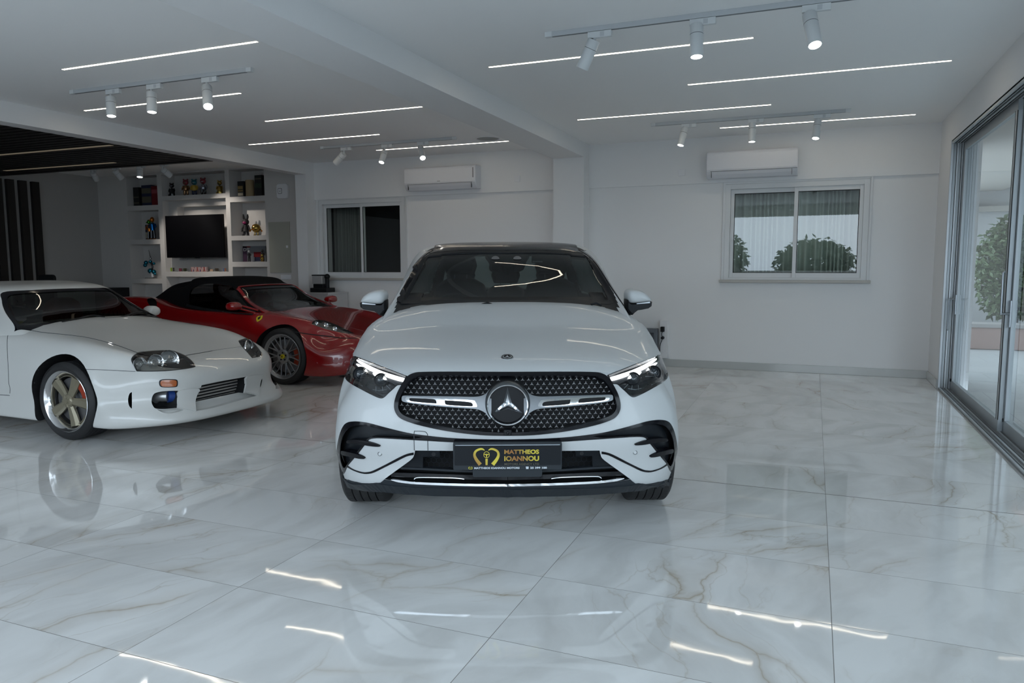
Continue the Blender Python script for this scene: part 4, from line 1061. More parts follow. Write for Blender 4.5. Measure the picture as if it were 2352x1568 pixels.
for cx in (1835, 2067): conform(G1, 'rain_sensor', crv(c1((cx-40, 342), (cx-30, 322), (cx, 312), (cx+30, 322), (cx+42, 342), (cx, 346)), 3), mat('sensor_grey', (.12, .12, .125), .4), off=.0005, thick=.003, hulls=[h1c], step=6)
rm = G1.plane(*c1((1945, 430))[0], y=2.0); MB().prism(rrect(rm[0]-.125, rm[2]-.035, rm[0]+.125, rm[2]+.035, .03), .03, c=1.99).obj('rear_view_mirror', INT, G1.root, bevel=.006)
conform(G1, 'toll_tag', c1((2219, 297), (2340, 297), (2340, 350), (2219, 350)), INT, off=-.007, thick=.02, hulls=[h1c], step=9)
conform(G1, 'toll_tag_clip', c1((2228, 353), (2336, 355), (2334, 362), (2230, 360)), ALUL, off=-.006, thick=.006, hulls=[h1c], step=9)
# wipers and washer jets at the windscreen base
for a, b in ((1690, 1820), (2840, 2950)):
    q0 = G1.hit(*c1((a, 826))[0], [h1c])[0]; q1 = G1.hit(*c1((b, 826))[0], [h1c])[0]
    MB().tube([tuple(q0+np.array([0, -.03, .0])), tuple((q0+q1)/2+np.array([0, -.035, .012])), tuple(q1+np.array([0, -.03, -.005]))], .008, 8).obj('wiper', BLACKP, G1.root)

# ------------------------------------------------------------------ white sports coupe on the left
PW2 = mat('white_gloss_paint', (.60, .60, .58), .3, coat=.55, coatr=.02, spec=.4)
BAND0 = 0
G2 = Car('car', 0, 0, R_(90), 'low white sports coupe with bronze five-spoke wheels and an intercooler in its bumper', world=(-4.57, 4.99))
s_SX = [0, .35, .64, .87, 1]
s_TK = [0, .20, .42, .72, 1]
s_YF = [[.06, .07, .12, .26, .50], [0, .012, .07, .225, .47], [.05, .065, .12, .29, .52], [.04, .06, .125, .30, .54], [.19, .20, .235, .35, .55]]
s_YR = [[4.42, 4.41, 4.36, 4.25, 4.1], [4.48, 4.47, 4.42, 4.3, 4.15], [4.5, 4.49, 4.44, 4.32, 4.17], [4.5, 4.49, 4.44, 4.32, 4.17], [4.42, 4.41, 4.36, 4.25, 4.1]]
s_TY = [.68, 1.0, 1.38, 1.75, 2.3, 2.85, 3.3, 3.7, 4.0]
s_W = [[.88, .885, .84, .845, .77], [.895, .90, .895, .89, .82], [.89, .89, .90, .895, .835], [.885, .87, .885, .885, .82], [.87, .86, .875, .865, .80], [.87, .86, .87, .86, .80], [.88, .88, .89, .88, .81]]+[[.89, .90, .915, .905, .83]]*2+[[.87, .88, .89, .88, .80], [.78, .80, .82, .80, .72]]
s_ZT = [[.605, .608, .62, .64, .60], [.72, .722, .735, .745, .67], [.80, .80, .805, .80, .715], [.875, .872, .865, .83, .75], [.93, .925, .905, .86, .79], [.88, .88, .88, .86, .80], [.88, .88, .88, .87, .82], [.90, .90, .90, .89, .83], [.94, .94, .93, .90, .83], [.96, .96, .94, .89, .82], [.92, .92, .90, .85, .78]]
V2_, F2_ = cage(s_YF, s_YR, s_TY, s_W, s_SX, s_ZT, [.145, .14, .14, .145, .145, .145, .145, .15, .16, .18, .20], s_TK)
h2 = G2.hull(V2_, F2_)
sc_YF = [[1.46, 1.47, 1.53, 1.62, 1.74], [1.78, 1.785, 1.82, 1.87, 1.94], [2.02, 2.025, 2.05, 2.08, 2.13], [2.13, 2.135, 2.155, 2.18, 2.22], [2.24, 2.245, 2.26, 2.28, 2.31]]
sc_YR = [[4.3, 4.29, 4.25, 4.15, 4.0], [3.95, 3.94, 3.9, 3.8, 3.7], [3.6, 3.59, 3.55, 3.48, 3.4], [3.35, 3.35, 3.3, 3.26, 3.2], [3.18, 3.18, 3.16, 3.14, 3.1]]
sc_W = [[.78, .72, .64, .59, .555], [.80, .74, .66, .605, .57], [.80, .75, .67, .615, .58], [.80, .75, .67, .61, .575], [.80, .74, .66, .60, .565], [.78, .72, .64, .58, .55], [.70, .62, .55, .5, .46]]
sc_ZT = [[1.235, 1.234, 1.228, 1.215, 1.19], [1.25, 1.249, 1.242, 1.23, 1.205], [1.262, 1.261, 1.253, 1.24, 1.215], [1.265, 1.264, 1.256, 1.243, 1.215], [1.26, 1.259, 1.25, 1.235, 1.21], [1.245, 1.244, 1.236, 1.22, 1.195], [1.22, 1.219, 1.21, 1.20, 1.17]]
V2c, F2c = cage(sc_YF, sc_YR, [2.42, 2.55, 2.7, 2.85, 3.0], sc_W, [0, .4, .75, .93, 1], sc_ZT, .80, [0, .38, .74, .92, 1])
h2c = G2.hull(V2c, F2c)
# ------------------------------------------------------------------ red convertible behind it
RED = mat('red_car_paint', (.25, .003, .005), .22, coat=1., coatr=.02)
G3 = Car('car', 0, 0, R_(90), 'red convertible sports car with a black fabric roof and silver mesh wheels', world=(-4.72, 7.95))
f_SX = [0, .35, .64, .87, 1]
f_TK = [0, .22, .48, .76, 1]
f_YF = [[.12, .13, .19, .33, .55], [.02, .035, .10, .26, .50], [0, .02, .09, .26, .50], [.04, .06, .13, .29, .52], [.16, .17, .22, .36, .58]]
f_YR = [[4.42, 4.41, 4.36, 4.25, 4.1], [4.48, 4.47, 4.42, 4.3, 4.15], [4.5, 4.49, 4.44, 4.32, 4.17], [4.5, 4.49, 4.44, 4.32, 4.17], [4.42, 4.41, 4.36, 4.25, 4.1]]
f_TY = [.74, 1.08, 1.45, 1.9, 2.4, 2.9, 3.3, 3.7, 4.05]
f_W = [[.90, .92, .92, .89, .78], [.93, .95, .955, .94, .84], [.935, .955, .96, .95, .85], [.93, .945, .95, .935, .86], [.93, .935, .93, .92, .87], [.93, .935, .925, .92, .87], [.94, .95, .95, .94, .87]]+[[.94, .96, .965, .95, .87]]*3+[[.84, .86, .88, .86, .76]]
f_ZT = [[.545, .548, .56, .575, .53], [.705, .705, .715, .74, .645], [.79, .79, .79, .80, .705], [.87, .865, .85, .835, .75], [.84, .84, .84, .835, .78], [.84, .84, .845, .85, .81], [.90, .90, .90, .90, .86], [.96, .96, .97, .99, .90], [.96, .96, .975, 1.0, .91], [.94, .94, .95, .96, .88], [.88, .88, .88, .87, .80]]
V3, F3 = cage(f_YF, f_YR, f_TY, f_W, f_SX, f_ZT, [.13, .13, .14, .14, .14, .14, .14, .14, .14, .16, .2], f_TK)
h3 = G3.hull(V3, F3)
fc_YF = [[1.16, 1.17, 1.22, 1.30, 1.38], [1.55, 1.555, 1.59, 1.65, 1.72], [1.86, 1.865, 1.89, 1.93, 1.98], [2.0, 2.005, 2.02, 2.05, 2.09], [2.10, 2.105, 2.12, 2.14, 2.17]]
fc_YR = [[3.85, 3.84, 3.82, 3.76, 3.66], [3.62, 3.61, 3.60, 3.54, 3.46], [3.36, 3.35, 3.33, 3.28, 3.2], [3.2, 3.19, 3.17, 3.12, 3.05], [3.0, 3.0, 2.98, 2.95, 2.90]]
fc_W = [[.78, .71, .61, .56, .53], [.83, .765, .66, .60, .56], [.84, .775, .67, .61, .57], [.84, .77, .67, .61, .57], [.83, .76, .66, .60, .56], [.82, .74, .64, .58, .54], [.70, .64, .56, .50, .46]]
fc_ZT = [[1.185, 1.184, 1.178, 1.165, 1.14], [1.245, 1.244, 1.235, 1.215, 1.185], [1.26, 1.259, 1.25, 1.23, 1.20], [1.265, 1.264, 1.258, 1.24, 1.21], [1.262, 1.261, 1.255, 1.238, 1.205], [1.25, 1.249, 1.242, 1.22, 1.185], [1.215, 1.214, 1.205, 1.185, 1.15]]
V3c, F3c = cage(fc_YF, fc_YR, [2.25, 2.4, 2.55, 2.7, 2.82], fc_W, [0, .4, .75, .93, 1], fc_ZT, .74, [0, .38, .76, .93, 1])
h3c = G3.hull(V3c, F3c)
#DEBUG2
c5 = lambda *L: [(x/3.5636, 600+y/3.5636) for x, y in L]
c6 = lambda *L: [(280+x/6.189, 760+y/6.189) for x, y in L]
c4 = lambda *L: [(280+x/7.35, 620+y/7.35) for x, y in L]
c7 = lambda *L: [(540+x/6.918, 620+y/6.918) for x, y in L]
cs = lambda *L: [(x/6.533, 620+y/6.533) for x, y in L]
# ---- white coupe: openings
def ws_outline(base, top, zb, zt, sag=.03, inset=0.):
    L = [(-base+inset, zb+inset), (-base+inset, zb+inset)]+[(-(base+(top-base)*t)+inset*.9, zb+(zt-zb)*t) for t in (.25, .5, .75)]+[(-top+inset*.8+.015, zt-.012-inset*.6), (-top*.6, zt-inset*.6), (0, zt+.004-inset*.6)]
    R = [(-x, z) for x, z in reversed(L[:-1])]
    return crv(L+R+[(base*.5, zb+sag*.7+inset), (0, zb+sag+inset), (-base*.5, zb+sag*.7+inset)], 4)
fl2c, fl3c = front_loc(h2c), front_loc(h3c)
S_WS = ws_outline(.755, .558, .855, 1.187); S_WI = ws_outline(.755, .558, .855, 1.187, inset=.042)
DUCT = crv(c6((800, 848), (800, 848), (640, 852), (530, 865), (460, 890), (428, 945), (422, 1010), (440, 1060), (480, 1100), (600, 1108), (780, 1092), (780, 1092)), 4)
SLOT = crv(c6((142, 868), (142, 868), (112, 885), (92, 935), (88, 1000), (104, 1065), (135, 1100), (142, 1096), (142, 1096)), 3)
ICO = crv(c6((1135, 768), (1135, 768), (1400, 712), (1640, 672), (1760, 650), (1760, 650), (1748, 760), (1725, 880), (1725, 880), (1500, 928), (1200, 992), (1038, 1025), (1038, 1025), (1045, 940), (1080, 822), (1115, 810)), 3)
FSL = crv(c6((1995, 645), (1995, 645), (1968, 700), (1948, 810), (1975, 780), (1992, 710)), 3)
S_HL = crv(c6((220, 312), (300, 295), (480, 278), (680, 275), (780, 298), (900, 350), (990, 420), (1040, 490), (1030, 515), (900, 540), (650, 568), (400, 577), (210, 575), (210, 575), (170, 500), (132, 420), (150, 365)), 4)
S_HF = crv(c6((1655, 150), (1680, 130), (1790, 103), (1880, 175), (1960, 270), (1998, 340), (1960, 365), (1850, 385), (1850, 385), (1760, 280), (1700, 215)), 4)
dfw = (0, 1, 0)
c2_ = [cutter(G2, DUCT, .16, out=.06, hulls=[h2], d=(.15, 1, 0), step=5), cutter(G2, DUCT, .16, out=.06, hulls=[h2], d=(.15, 1, 0), step=5, mirror=True),
       cutter(G2, SLOT, .10, out=.04, hulls=[h2], d=(.8, .6, 0), step=4), cutter(G2, FSL, .10, out=.04, hulls=[h2], d=(-.2, 1, 0), step=4),
       cutter(G2, ICO, .17, out=.06, hulls=[h2], d=dfw, step=6),
       cutter(G2, S_HL, .07, out=.05, hulls=[h2], d=(.3, 1, -.2), step=5), cutter(G2, S_HF, .07, out=.05, hulls=[h2], d=(-.2, 1, -.2), step=4)]
for sx in (1, -1):
    for yy, r_ in ((1.0, .378), (3.55, .375)): c2_.append(cyl_cut((yy, .325), r_, sx*.58, sx*1.1))
cb = MB().box(-.66, 1.85, .5, .66, 3.9, 1.3); c2_.append((cb.v, cb.f))
SHELF = crv(c6((1052, 1136), (1052, 1136), (1300, 1092), (1700, 978), (1936, 914), (1936, 914), (1730, 878), (1730, 878), (1500, 926), (1200, 990), (1036, 1023), (1036, 1023)), 3)
c2_.insert(0, (*cutter(G2, SHELF, .055, out=.05, hulls=[h2], d=(0, 1, 0), step=6), 0))
SHELF2 = crv(c6((445, 1062), (500, 1110), (600, 1116), (786, 1094), (786, 1094), (880, 1120), (720, 1168), (600, 1160), (510, 1120)), 3)
for m_ in (False, True): c2_.insert(0, (*cutter(G2, SHELF2, .04, out=.05, hulls=[h2], d=(.1, 1, 0), step=5, mirror=m_), 0))
boolean(V2_, F2_, c2_, [PW2, VOID], G2.root, 'body', h2)
SV, SF = shell(V2c, F2c, h2c.N, .03)
S_SW = crv([(2.0, .90), (2.0, .90), (2.22, 1.10), (2.45, 1.17), (2.8, 1.19), (3.15, 1.16), (3.45, 1.05), (3.55, .95), (3.5, .93), (2.8, .90)], 4)
S_RW = crv([(-.5, 1.17), (0, 1.18), (.5, 1.17), (.58, 1.0), (.6, .97), (0, .96), (-.6, .97), (-.58, 1.0)], 3)
wc = [cutter(G2, S_WS, .16, out=.05, loc2=fl2c, d=(0, .7, -.7), step=.05)]
for sx in (1, -1): wc.append(cutter(G2, S_SW, .2, out=.1, d=(-sx, 0, 0), loc2=side_loc(h2c, sx), step=.06))
wc.append(cutter(G2, S_RW, .3, out=.12, d=(0, -1, -.2), loc2=rear_loc(h2c), step=.06))
boolean(SV, SF, wc, [PW2, BLACKP], G2.root, 'roof_frame', h2c, inner=len(F2c))
conform(G2, 'windscreen', S_WS, glass('coupe_glass', (.045, .055, .048)), off=-.004, thick=.004, loc2=fl2c, step=.05)
conform(G2, 'windscreen_border', S_WS, BLACKG, off=.001, thick=.003, holes=[S_WI], loc2=fl2c, step=.03)
for sx in (1, -1): conform(G2, 'side_window', S_SW, glass('coupe_side_glass', (.30, .38, .33)), off=-.004, thick=.004, loc2=side_loc(h2c, sx), step=.06)
conform(G2, 'rear_window', S_RW, glass('coupe_side_glass', (.30, .38, .33)), off=-.004, thick=.004, loc2=rear_loc(h2c), step=.06)
conform(G2, 'tax_sticker', cs((258, 770), (320, 740), (355, 760), (300, 792)), mat('sticker_yellow', (.28, .25, .02), .5), off=-.012, thick=.002, hulls=[h2c], step=6)
# bonnet and shut lines
S_BON = crv(cs((330, 850), (900, 797), (1500, 742), (2320, 688)), 3, False)+crv(c6((470, -150), (700, -90), (1000, 10), (1400, 50), (1650, 115), (1650, 150), (1700, 225)), 3, False)
S_BON = crv(cs((330, 852), (900, 800), (1500, 745), (2100, 705), (2330, 700)), 2, False)+[(395, 728), (440, 738), (480, 750), (520, 766), (548, 781)]+c6((1655, 152), (1700, 225))+crv(c6((1700, 228), (1400, 268), (1150, 308), (905, 350)), 2, False)+crv(c6((780, 298), (680, 272), (480, 275), (300, 290), (222, 308)), 2, False)+crv(cs((2060, 1240), (1700, 1110), (1300, 1010), (900, 960), (650, 935), (500, 910), (400, 885), (345, 860)), 3, False)
conform(G2, 'bonnet', S_BON, PW2, off=.003, thick=.01, hulls=[h2], step=9)
line(G2, 'shut_line', cs((325, 852), (345, 862), (400, 887), (500, 912), (650, 938), (900, 963), (1300, 1013), (1700, 1113), (2060, 1243)), .004, LINE, hulls=[h2], off=.0035)
line(G2, 'shut_line', c6((905, 350), (1150, 308), (1400, 266), (1700, 226)), .004, LINE, hulls=[h2], off=.004)
line(G2, 'shut_line', cs((1290, 1490), (1600, 1500), (2035, 1522)), .004, LINE, hulls=[h2], off=.001)
line(G2, 'shut_line', cs((175, 868), (140, 920), (115, 1000), (108, 1130), (115, 1300), (128, 1560))+c9((122, 640), (132, 710), (152, 770), (148, 835)) if False else cs((175, 868), (140, 920), (115, 1000), (108, 1130), (115, 1300), (128, 1560), (134, 1700), (152, 1780), (148, 1850)), .005, LINE, hulls=[h2], off=.001)
line(G2, 'shut_line', [(22.6, 908), (10, 907), (-20, 905)], .005, LINE, hulls=[h2], off=.001)
# lip blades between the openings
for L_ in (((800, 850), (1085, 818), (1060, 900), (1035, 1000), (1048, 1142), (1048, 1142), (900, 1115), (782, 1092), (782, 1092), (795, 980)), ((1765, 650), (1985, 622), (1960, 700), (1945, 800), (1942, 918), (1942, 918), (1830, 890), (1728, 880), (1728, 880), (1750, 760))):
    conform(G2, 'bumper_blade', crv(c6(*L_), 3), PW2, off=.014, thick=.02, hulls=[h2], step=6)
0 and line(G2, 'lip_crease', c6((790, 1094), (900, 1118), (1048, 1144), (1300, 1100), (1700, 985), (1942, 918)), .004, mat('crease_white', (.62, .62, .62), .3, coat=1), off=.003, hulls=[h2])
# intercooler
q = G2.hit(*c6((1400, 840))[0], [h2])[0]
ic = MB(); y_ = .14
a = G2.plane(*c6((1045, 1000))[0], y=y_); b = G2.plane(*c6((1690, 660))[0], y=y_)
x0, x1 = -.46, .46; z0, z1 = .27, .47
for k in range(9):
    z = z0+(z1-z0)*k/8; ic.box(x0, y_-.004, z-.006, x1, y_+.04, z+.006)
ic.box(x0, y_+.006, z0, x1, y_+.05, z1, 1)
io = ic.obj('intercooler', [mat('intercooler_fin', (.46, .44, .42), .4, .4), VOID], G2.root)
MB().box(x1, y_-.01, z0-.01, x1+.05, y_+.05, z1+.02).obj('end_tank', mat('end_tank_grey', (.38, .39, .42), .3, .6), io, bevel=.008)
MB().box(x0-.05, y_-.01, z0-.01, x0, y_+.05, z1+.02).obj('end_tank', mat('end_tank_grey', (.38, .39, .42), .3, .6), io, bevel=.008)
for sx in (-1,):
    P1 = G2.plane(*c6((460, 960))[0], y=.33); P2 = G2.plane(*c6((560, 925))[0], y=.27); P3 = G2.plane(*c6((660, 925))[0], y=.22); P4 = G2.plane(*c6((790, 920))[0], y=.19)
    MB().tube([P1, P1*.5+P2*.5+np.array([0, 0, .008]), P2, P3], .045, 16).obj('boost_pipe', mat('pipe_silver', (.5, .5, .5), .3, .7), io)
    MB().tube([P3*.9+P2*.1, P4], .052, 16).obj('hose', mat('silicone_blue', (.015, .05, .22), .4), io)
# headlights
HLGR = mat('coupe_headlight_inner', (.17, .17, .16), .4)
for poly, m_, ps in ((S_HL, False, ((275, 465, .052, 1), (500, 440, .066, 2), (690, 415, .085, 3))), (S_HF, None, ((1850, 240, .085, 3),))):
    far = m_ is None
    hb = conform(G2, 'headlight', poly, HLGR, off=-.045, thick=.01, hulls=[h2], step=5)[0]
    conform(G2, 'light_rim', poly, BLACKP, off=.001, thick=.015, holes=[[((x-sum(p[0] for p in poly)/len(poly))*.955+sum(p[0] for p in poly)/len(poly), (y-sum(p[1] for p in poly)/len(poly))*.93+sum(p[1] for p in poly)/len(poly)) for x, y in poly]], hulls=[h2], step=5, parent=hb)
    for px_, py_, r, kind in ps:
        q, n = G2.hit(*c6((px_, py_))[0], [h2]); d = Vector((-.30 if not far else .25, -1, .12)).normalized(); T = Matrix.Translation(Vector(q)-d*.03) @ d.to_track_quat('Z', 'Y').to_matrix().to_4x4()
        placed(MB().lathe([(r*.98, .012), (r, .004), (r*.9, -.0), (r*.82, -.02)], 'z', n=28, caps=False), T).obj('lamp_ring', CHROME, hb, sharp=60)
        placed(MB().lathe([(.0001, .006), (r*.4, .004), (r*.82, -.02)], 'z', n=28, caps=False), T).obj('lamp_lens', mat('lamp_lens_grey', (.30, .31, .31) , .08, .6, coat=1), hb)
    conform(G2, 'headlight_cover', poly, glass('coupe_headlight_clear', (.80, .79, .75), 1.5), off=.003, thick=.004, hulls=[h2], step=5, parent=hb)
ind = crv(c6((560, 690), (640, 683), (750, 686), (788, 700), (795, 745), (785, 785), (750, 797), (640, 802), (560, 795), (532, 765), (530, 715)), 3)
io2 = conform(G2, 'indicator', ind, BLACKP, off=.002, thick=.004, hulls=[h2], step=4)[0]
conform(G2, 'indicator_lens', [((x-387)*.86+387, (y-880.3)*.80+880.3) for x, y in ind], mat('amber_lens', (.42, .10, .015), .25, coat=1), off=.008, thick=.008, hulls=[h2], step=4, parent=io2)
lz = text('TRS-AT', 1, 1, 0, 0, 0, mat('lens_mark', (.5, .28, .16), .4), io2, 0, 'lens_mark') if False else None
wheel(G2, (-.88, 1.0), -1, .32, .245, .26, 'five', spokemat=mat('bronze_spokes', (.28, .25, .18), .35, .5), lipmat=mat('polished_lip', (.62, .62, .62), .12, .95))
wheel(G2, (.88, 1.0), 1, .32, .245, .26, 'five', spokemat=MATS['bronze_spokes'], lipmat=MATS['polished_lip'])
for sx in (1, -1): wheel(G2, (sx*.88, 3.55), sx, .32, .245, .26, 'five', spokemat=MATS['bronze_spokes'], lipmat=MATS['polished_lip'])
# wheel-arch liner edge with rivets behind the front wheel
for p in ((582, 452), (527, 645)):
    q, n = G2.hit(p[0]/6.535, 780+p[1]/6.535, [h2]); MB().sphere(tuple(q+n*.004), .006, 8, 6).obj('arch_rivet', BLACKP, G2.root)
RSEAT = mat('red_fabric', (.10, .018, .012), .8)
for x in (-.36, .36): seat(G2, x, 2.62, .82, RSEAT, .82, hr=False)
db = MB(); puff(db, [(-.64, .66), (.64, .66), (.64, .86), (.3, .93), (.15, .90), (-.5, .90), (-.64, .86)], [1.88, 1.95, 2.1, 2.15], [.97, 1, 1, .96]); db.obj('dashboard', INT, G2.root, bevel=.01)
mb = MB(); puff(mb, [(.84, .86), (1.02, .86), (1.03, .94), (.98, .99), (.87, .98)], [1.96, 1.98, 2.05, 2.11], [.7, .93, 1, .9]); smooth_obj(mb, 'door_mirror', PW2, G2.root, 1)
mb = MB(); puff(mb, [(-1.02, .86), (-.84, .86), (-.87, .98), (-.98, .99), (-1.03, .94)], [1.96, 1.98, 2.05, 2.11], [.7, .93, 1, .9]); smooth_obj(mb, 'door_mirror', PW2, G2.root, 1)
for pts in (((920, 790), (1150, 740), (1300, 700), (1420, 690), (1560, 715)), ((1560, 735), (1800, 715), (1980, 660), (2130, 640), (2200, 655))):
    Q = [tuple(G2.hit(*p, [h2c])[0]+np.array([0, -.012, .006])) for p in cs(*pts)]; MB().tube(crv(Q, 4, False), .008, 6).obj('wiper', BLACKP, G2.root)

# ---- red convertible
SOFT = mat('black_soft_top', (.006, .006, .007), .9, spec=.1, bump=(400, .3, .002))
F_WS = ws_outline(.735, .525, .80, 1.130, .045); F_WI = ws_outline(.735, .525, .80, 1.130, .045, inset=.04)
F_HL = crv(c7((1220, 845), (1240, 815), (1290, 798), (1380, 795), (1450, 810), (1560, 850), (1700, 910), (1830, 975), (1890, 1000), (1890, 1000), (1860, 1010), (1750, 1005), (1600, 975), (1450, 940), (1330, 900), (1240, 870)), 3)
F_IN = crv(c4((430, 490), (470, 475), (530, 480), (580, 520), (588, 600), (560, 680), (520, 650), (465, 590), (432, 540)), 4)
F_SW = crv(c4((1135, 600), (1135, 600), (1130, 480), (1140, 380), (1200, 300), (1300, 252), (1450, 238), (1600, 240), (1800, 268), (1870, 290), (1960, 390), (2060, 530), (2160, 650), (2215, 738), (2215, 738), (1900, 712), (1500, 655)), 3)
def map_side(poly, h, sx): # same outline carried to the other side
    P = [G3.hit(x, y, [h])[0] for x, y in poly]; return [(p[1], p[2]) for p in P]
F_SWyz = map_side(F_SW, h3c, -1)
c3_ = [cutter(G3, F_HL, .06, out=.05, hulls=[h3], d=(.2, .7, -.6), step=5),
       cutter(G3, F_IN, .12, out=.05, hulls=[h3], d=(.7, .7, 0), step=5), cutter(G3, F_IN, .12, out=.05, hulls=[h3], d=(.7, .7, 0), step=5, mirror=True)]
for sx in (1, -1):
    for yy in (1.07, 3.66): c3_.append(cyl_cut((yy, .335), .378, sx*.60, sx*1.2))
cb = MB().box(-.66, 1.6, .5, .66, 3.0, 1.2); c3_.append((cb.v, cb.f))
boolean(V3, F3, c3_, [RED, VOID], G3.root, 'body', h3)
SV, SF = shell(V3c, F3c, h3c.N, .025)
wc = [cutter(G3, F_WS, .16, out=.05, loc2=fl3c, d=(0, .7, -.7), step=.05)]
for sx in (1, -1): wc.append(cutter(G3, F_SWyz, .2, out=.1, d=(-sx, 0, 0), loc2=side_loc(h3c, sx), step=.06))
F_RW = crv([(-.42, 1.16), (.42, 1.16), (.5, 1.0), (-.5, 1.0)], 1); wc.append(cutter(G3, F_RW, .3, out=.12, d=(0, -1, -.2), loc2=rear_loc(h3c), step=.06))
boolean(SV, SF, wc, [SOFT, BLACKP], G3.root, 'soft_top', h3c, inner=len(F3c))
conform(G3, 'windscreen', F_WS, glass('convertible_glass', (.14, .18, .155)), off=-.004, thick=.004, loc2=fl3c, step=.05)
conform(G3, 'rear_window', F_RW, glass('rear_glass', (.75, .8, .78)), off=-.004, thick=.004, loc2=rear_loc(h3c), step=.06)
for sx in (1, -1): conform(G3, 'side_window', F_SWyz, glass('convertible_side_glass', (.012, .012, .014), 1.5), off=-.004, thick=.004, loc2=side_loc(h3c, sx), step=.06)
conform(G3, 'windscreen_border', F_WS, BLACKG, off=.001, thick=.003, holes=[F_WI], loc2=fl3c, step=.03)
for sx in (1, -1):
    P_ = crv([(sx*(.745-.215*t), .775+.365*t) for t in (0, .25, .5, .75, .93)], 5, False)
    strip(G3, 'windscreen_pillar', P_, fl3c, [.085-.045*min(1, i/10) for i in range(len(P_))], RED, .010)
strip(G3, 'windscreen_header', crv([(-.535, 1.115), (-.50, 1.137), (-.3, 1.148), (0, 1.152), (.3, 1.148), (.50, 1.137), (.535, 1.115)], 5, False), fl3c, .022, RED, .008)
hb = conform(G3, 'headlight', F_HL, mat('convertible_headlight_inner', (.12, .12, .12), .3, .6), off=-.035, thick=.008, hulls=[h3], step=5)[0]
for px_, py_, r in ((1310, 835, .022), (1460, 865, .03), (1600, 925, .03)):
    q, n = G3.hit(*c7((px_, py_))[0], [h3]); d = Vector((-.35, -.9, .35)).normalized(); T = Matrix.Translation(Vector(q)-d*.03) @ d.to_track_quat('Z', 'Y').to_matrix().to_4x4()
    placed(MB().lathe([(r, .01), (r*.95, -.0), (.0001, .004)], 'z', n=20, caps=False), T).obj('lamp_lens', CHROME, hb, sharp=60)
conform(G3, 'headlight_cover', F_HL, glass('headlight_clear', (.93, .95, .96), 1.5), off=.002, thick=.003, hulls=[h3], step=5, parent=hb)
line(G3, 'shut_line', c7((960, 975), (1000, 990), (1200, 1022), (1500, 1055), (1700, 1080), (1940, 1080)), .012, VOID, off=.001, hulls=[h3])
line(G3, 'shut_line', c7((1560, 790), (1650, 840), (1850, 915), (2050, 970)), .006, LINE, off=.001, hulls=[h3])
line(G3, 'window_seal', c4((1090, 590), (1300, 640), (1500, 675), (1700, 705), (1900, 728), (2215, 752)), .03, BLACKP, off=.004, hulls=[h3, h3c])
bd = conform(G3, 'wing_badge', crv(c7((340, 795), (338, 770), (350, 745), (380, 730), (410, 732), (438, 722), (430, 765), (395, 800), (355, 822)), 2), mat('badge_yellow', (.62, .50, .02), .3), off=.004, thick=.005, hulls=[h3], step=4)[0]
conform(G3, 'horse_emblem', c7((362, 800), (368, 778), (358, 768), (372, 756), (392, 745), (402, 735), (412, 745), (402, 756), (412, 764), (396, 770), (388, 785), (374, 786)), BLACKP, off=.006, thick=.003, hulls=[h3], step=3, parent=bd)
wm_ = mat('silver_mesh_wheel', (.33, .33, .34), .3, .75)
for sx in (1, -1):
    for yy in (1.07, 3.66): wheel(G3, (sx*.93, yy), sx, .335, .26, .26, 'mesh', spokemat=wm_, lipmat=wm_)
for x in (-.36, .36): seat(G3, x, 2.45, .78, mat('red_leather', (.12, .012, .01), .5), .78)
db = MB(); puff(db, [(-.62, .62), (.62, .62), (.62, .80), (.3, .86), (-.2, .86), (-.5, .88), (-.62, .80)], [1.62, 1.7, 1.9, 1.95], [.97, 1, 1, .96]); db.obj('dashboard', INT, G3.root, bevel=.01)
rm_ = G3.plane(*c7((655, 335))[0], y=2.0); MB().prism(rrect(rm_[0]-.10, rm_[2]-.03, rm_[0]+.10, rm_[2]+.03, .025), .02, c=2.0).obj('rear_view_mirror', INT, G3.root, bevel=.005)
for sx in (1, -1):
    mb = MB(); puff(mb, [(sx*(1.06-.16*u), .93+.055*v) for u, v in ((0, -1), (.5, -1.1), (1.1, -1), (1.25, -.2), (1.1, .6), (.5, 1.), (.1, .6), (-.05, 0))], [1.64, 1.66, 1.72, 1.80], [.6, .92, 1, .9]); mo = smooth_obj(mb, 'door_mirror', RED, G3.root, 1)
    for dz in (-.03, .012): MB().tube([(sx*.90, 1.70, .92+dz), (sx*.80, 1.62, .88+dz), (sx*.74, 1.55, .85+dz)], .012, 8).obj('mirror_arm', RED, mo)

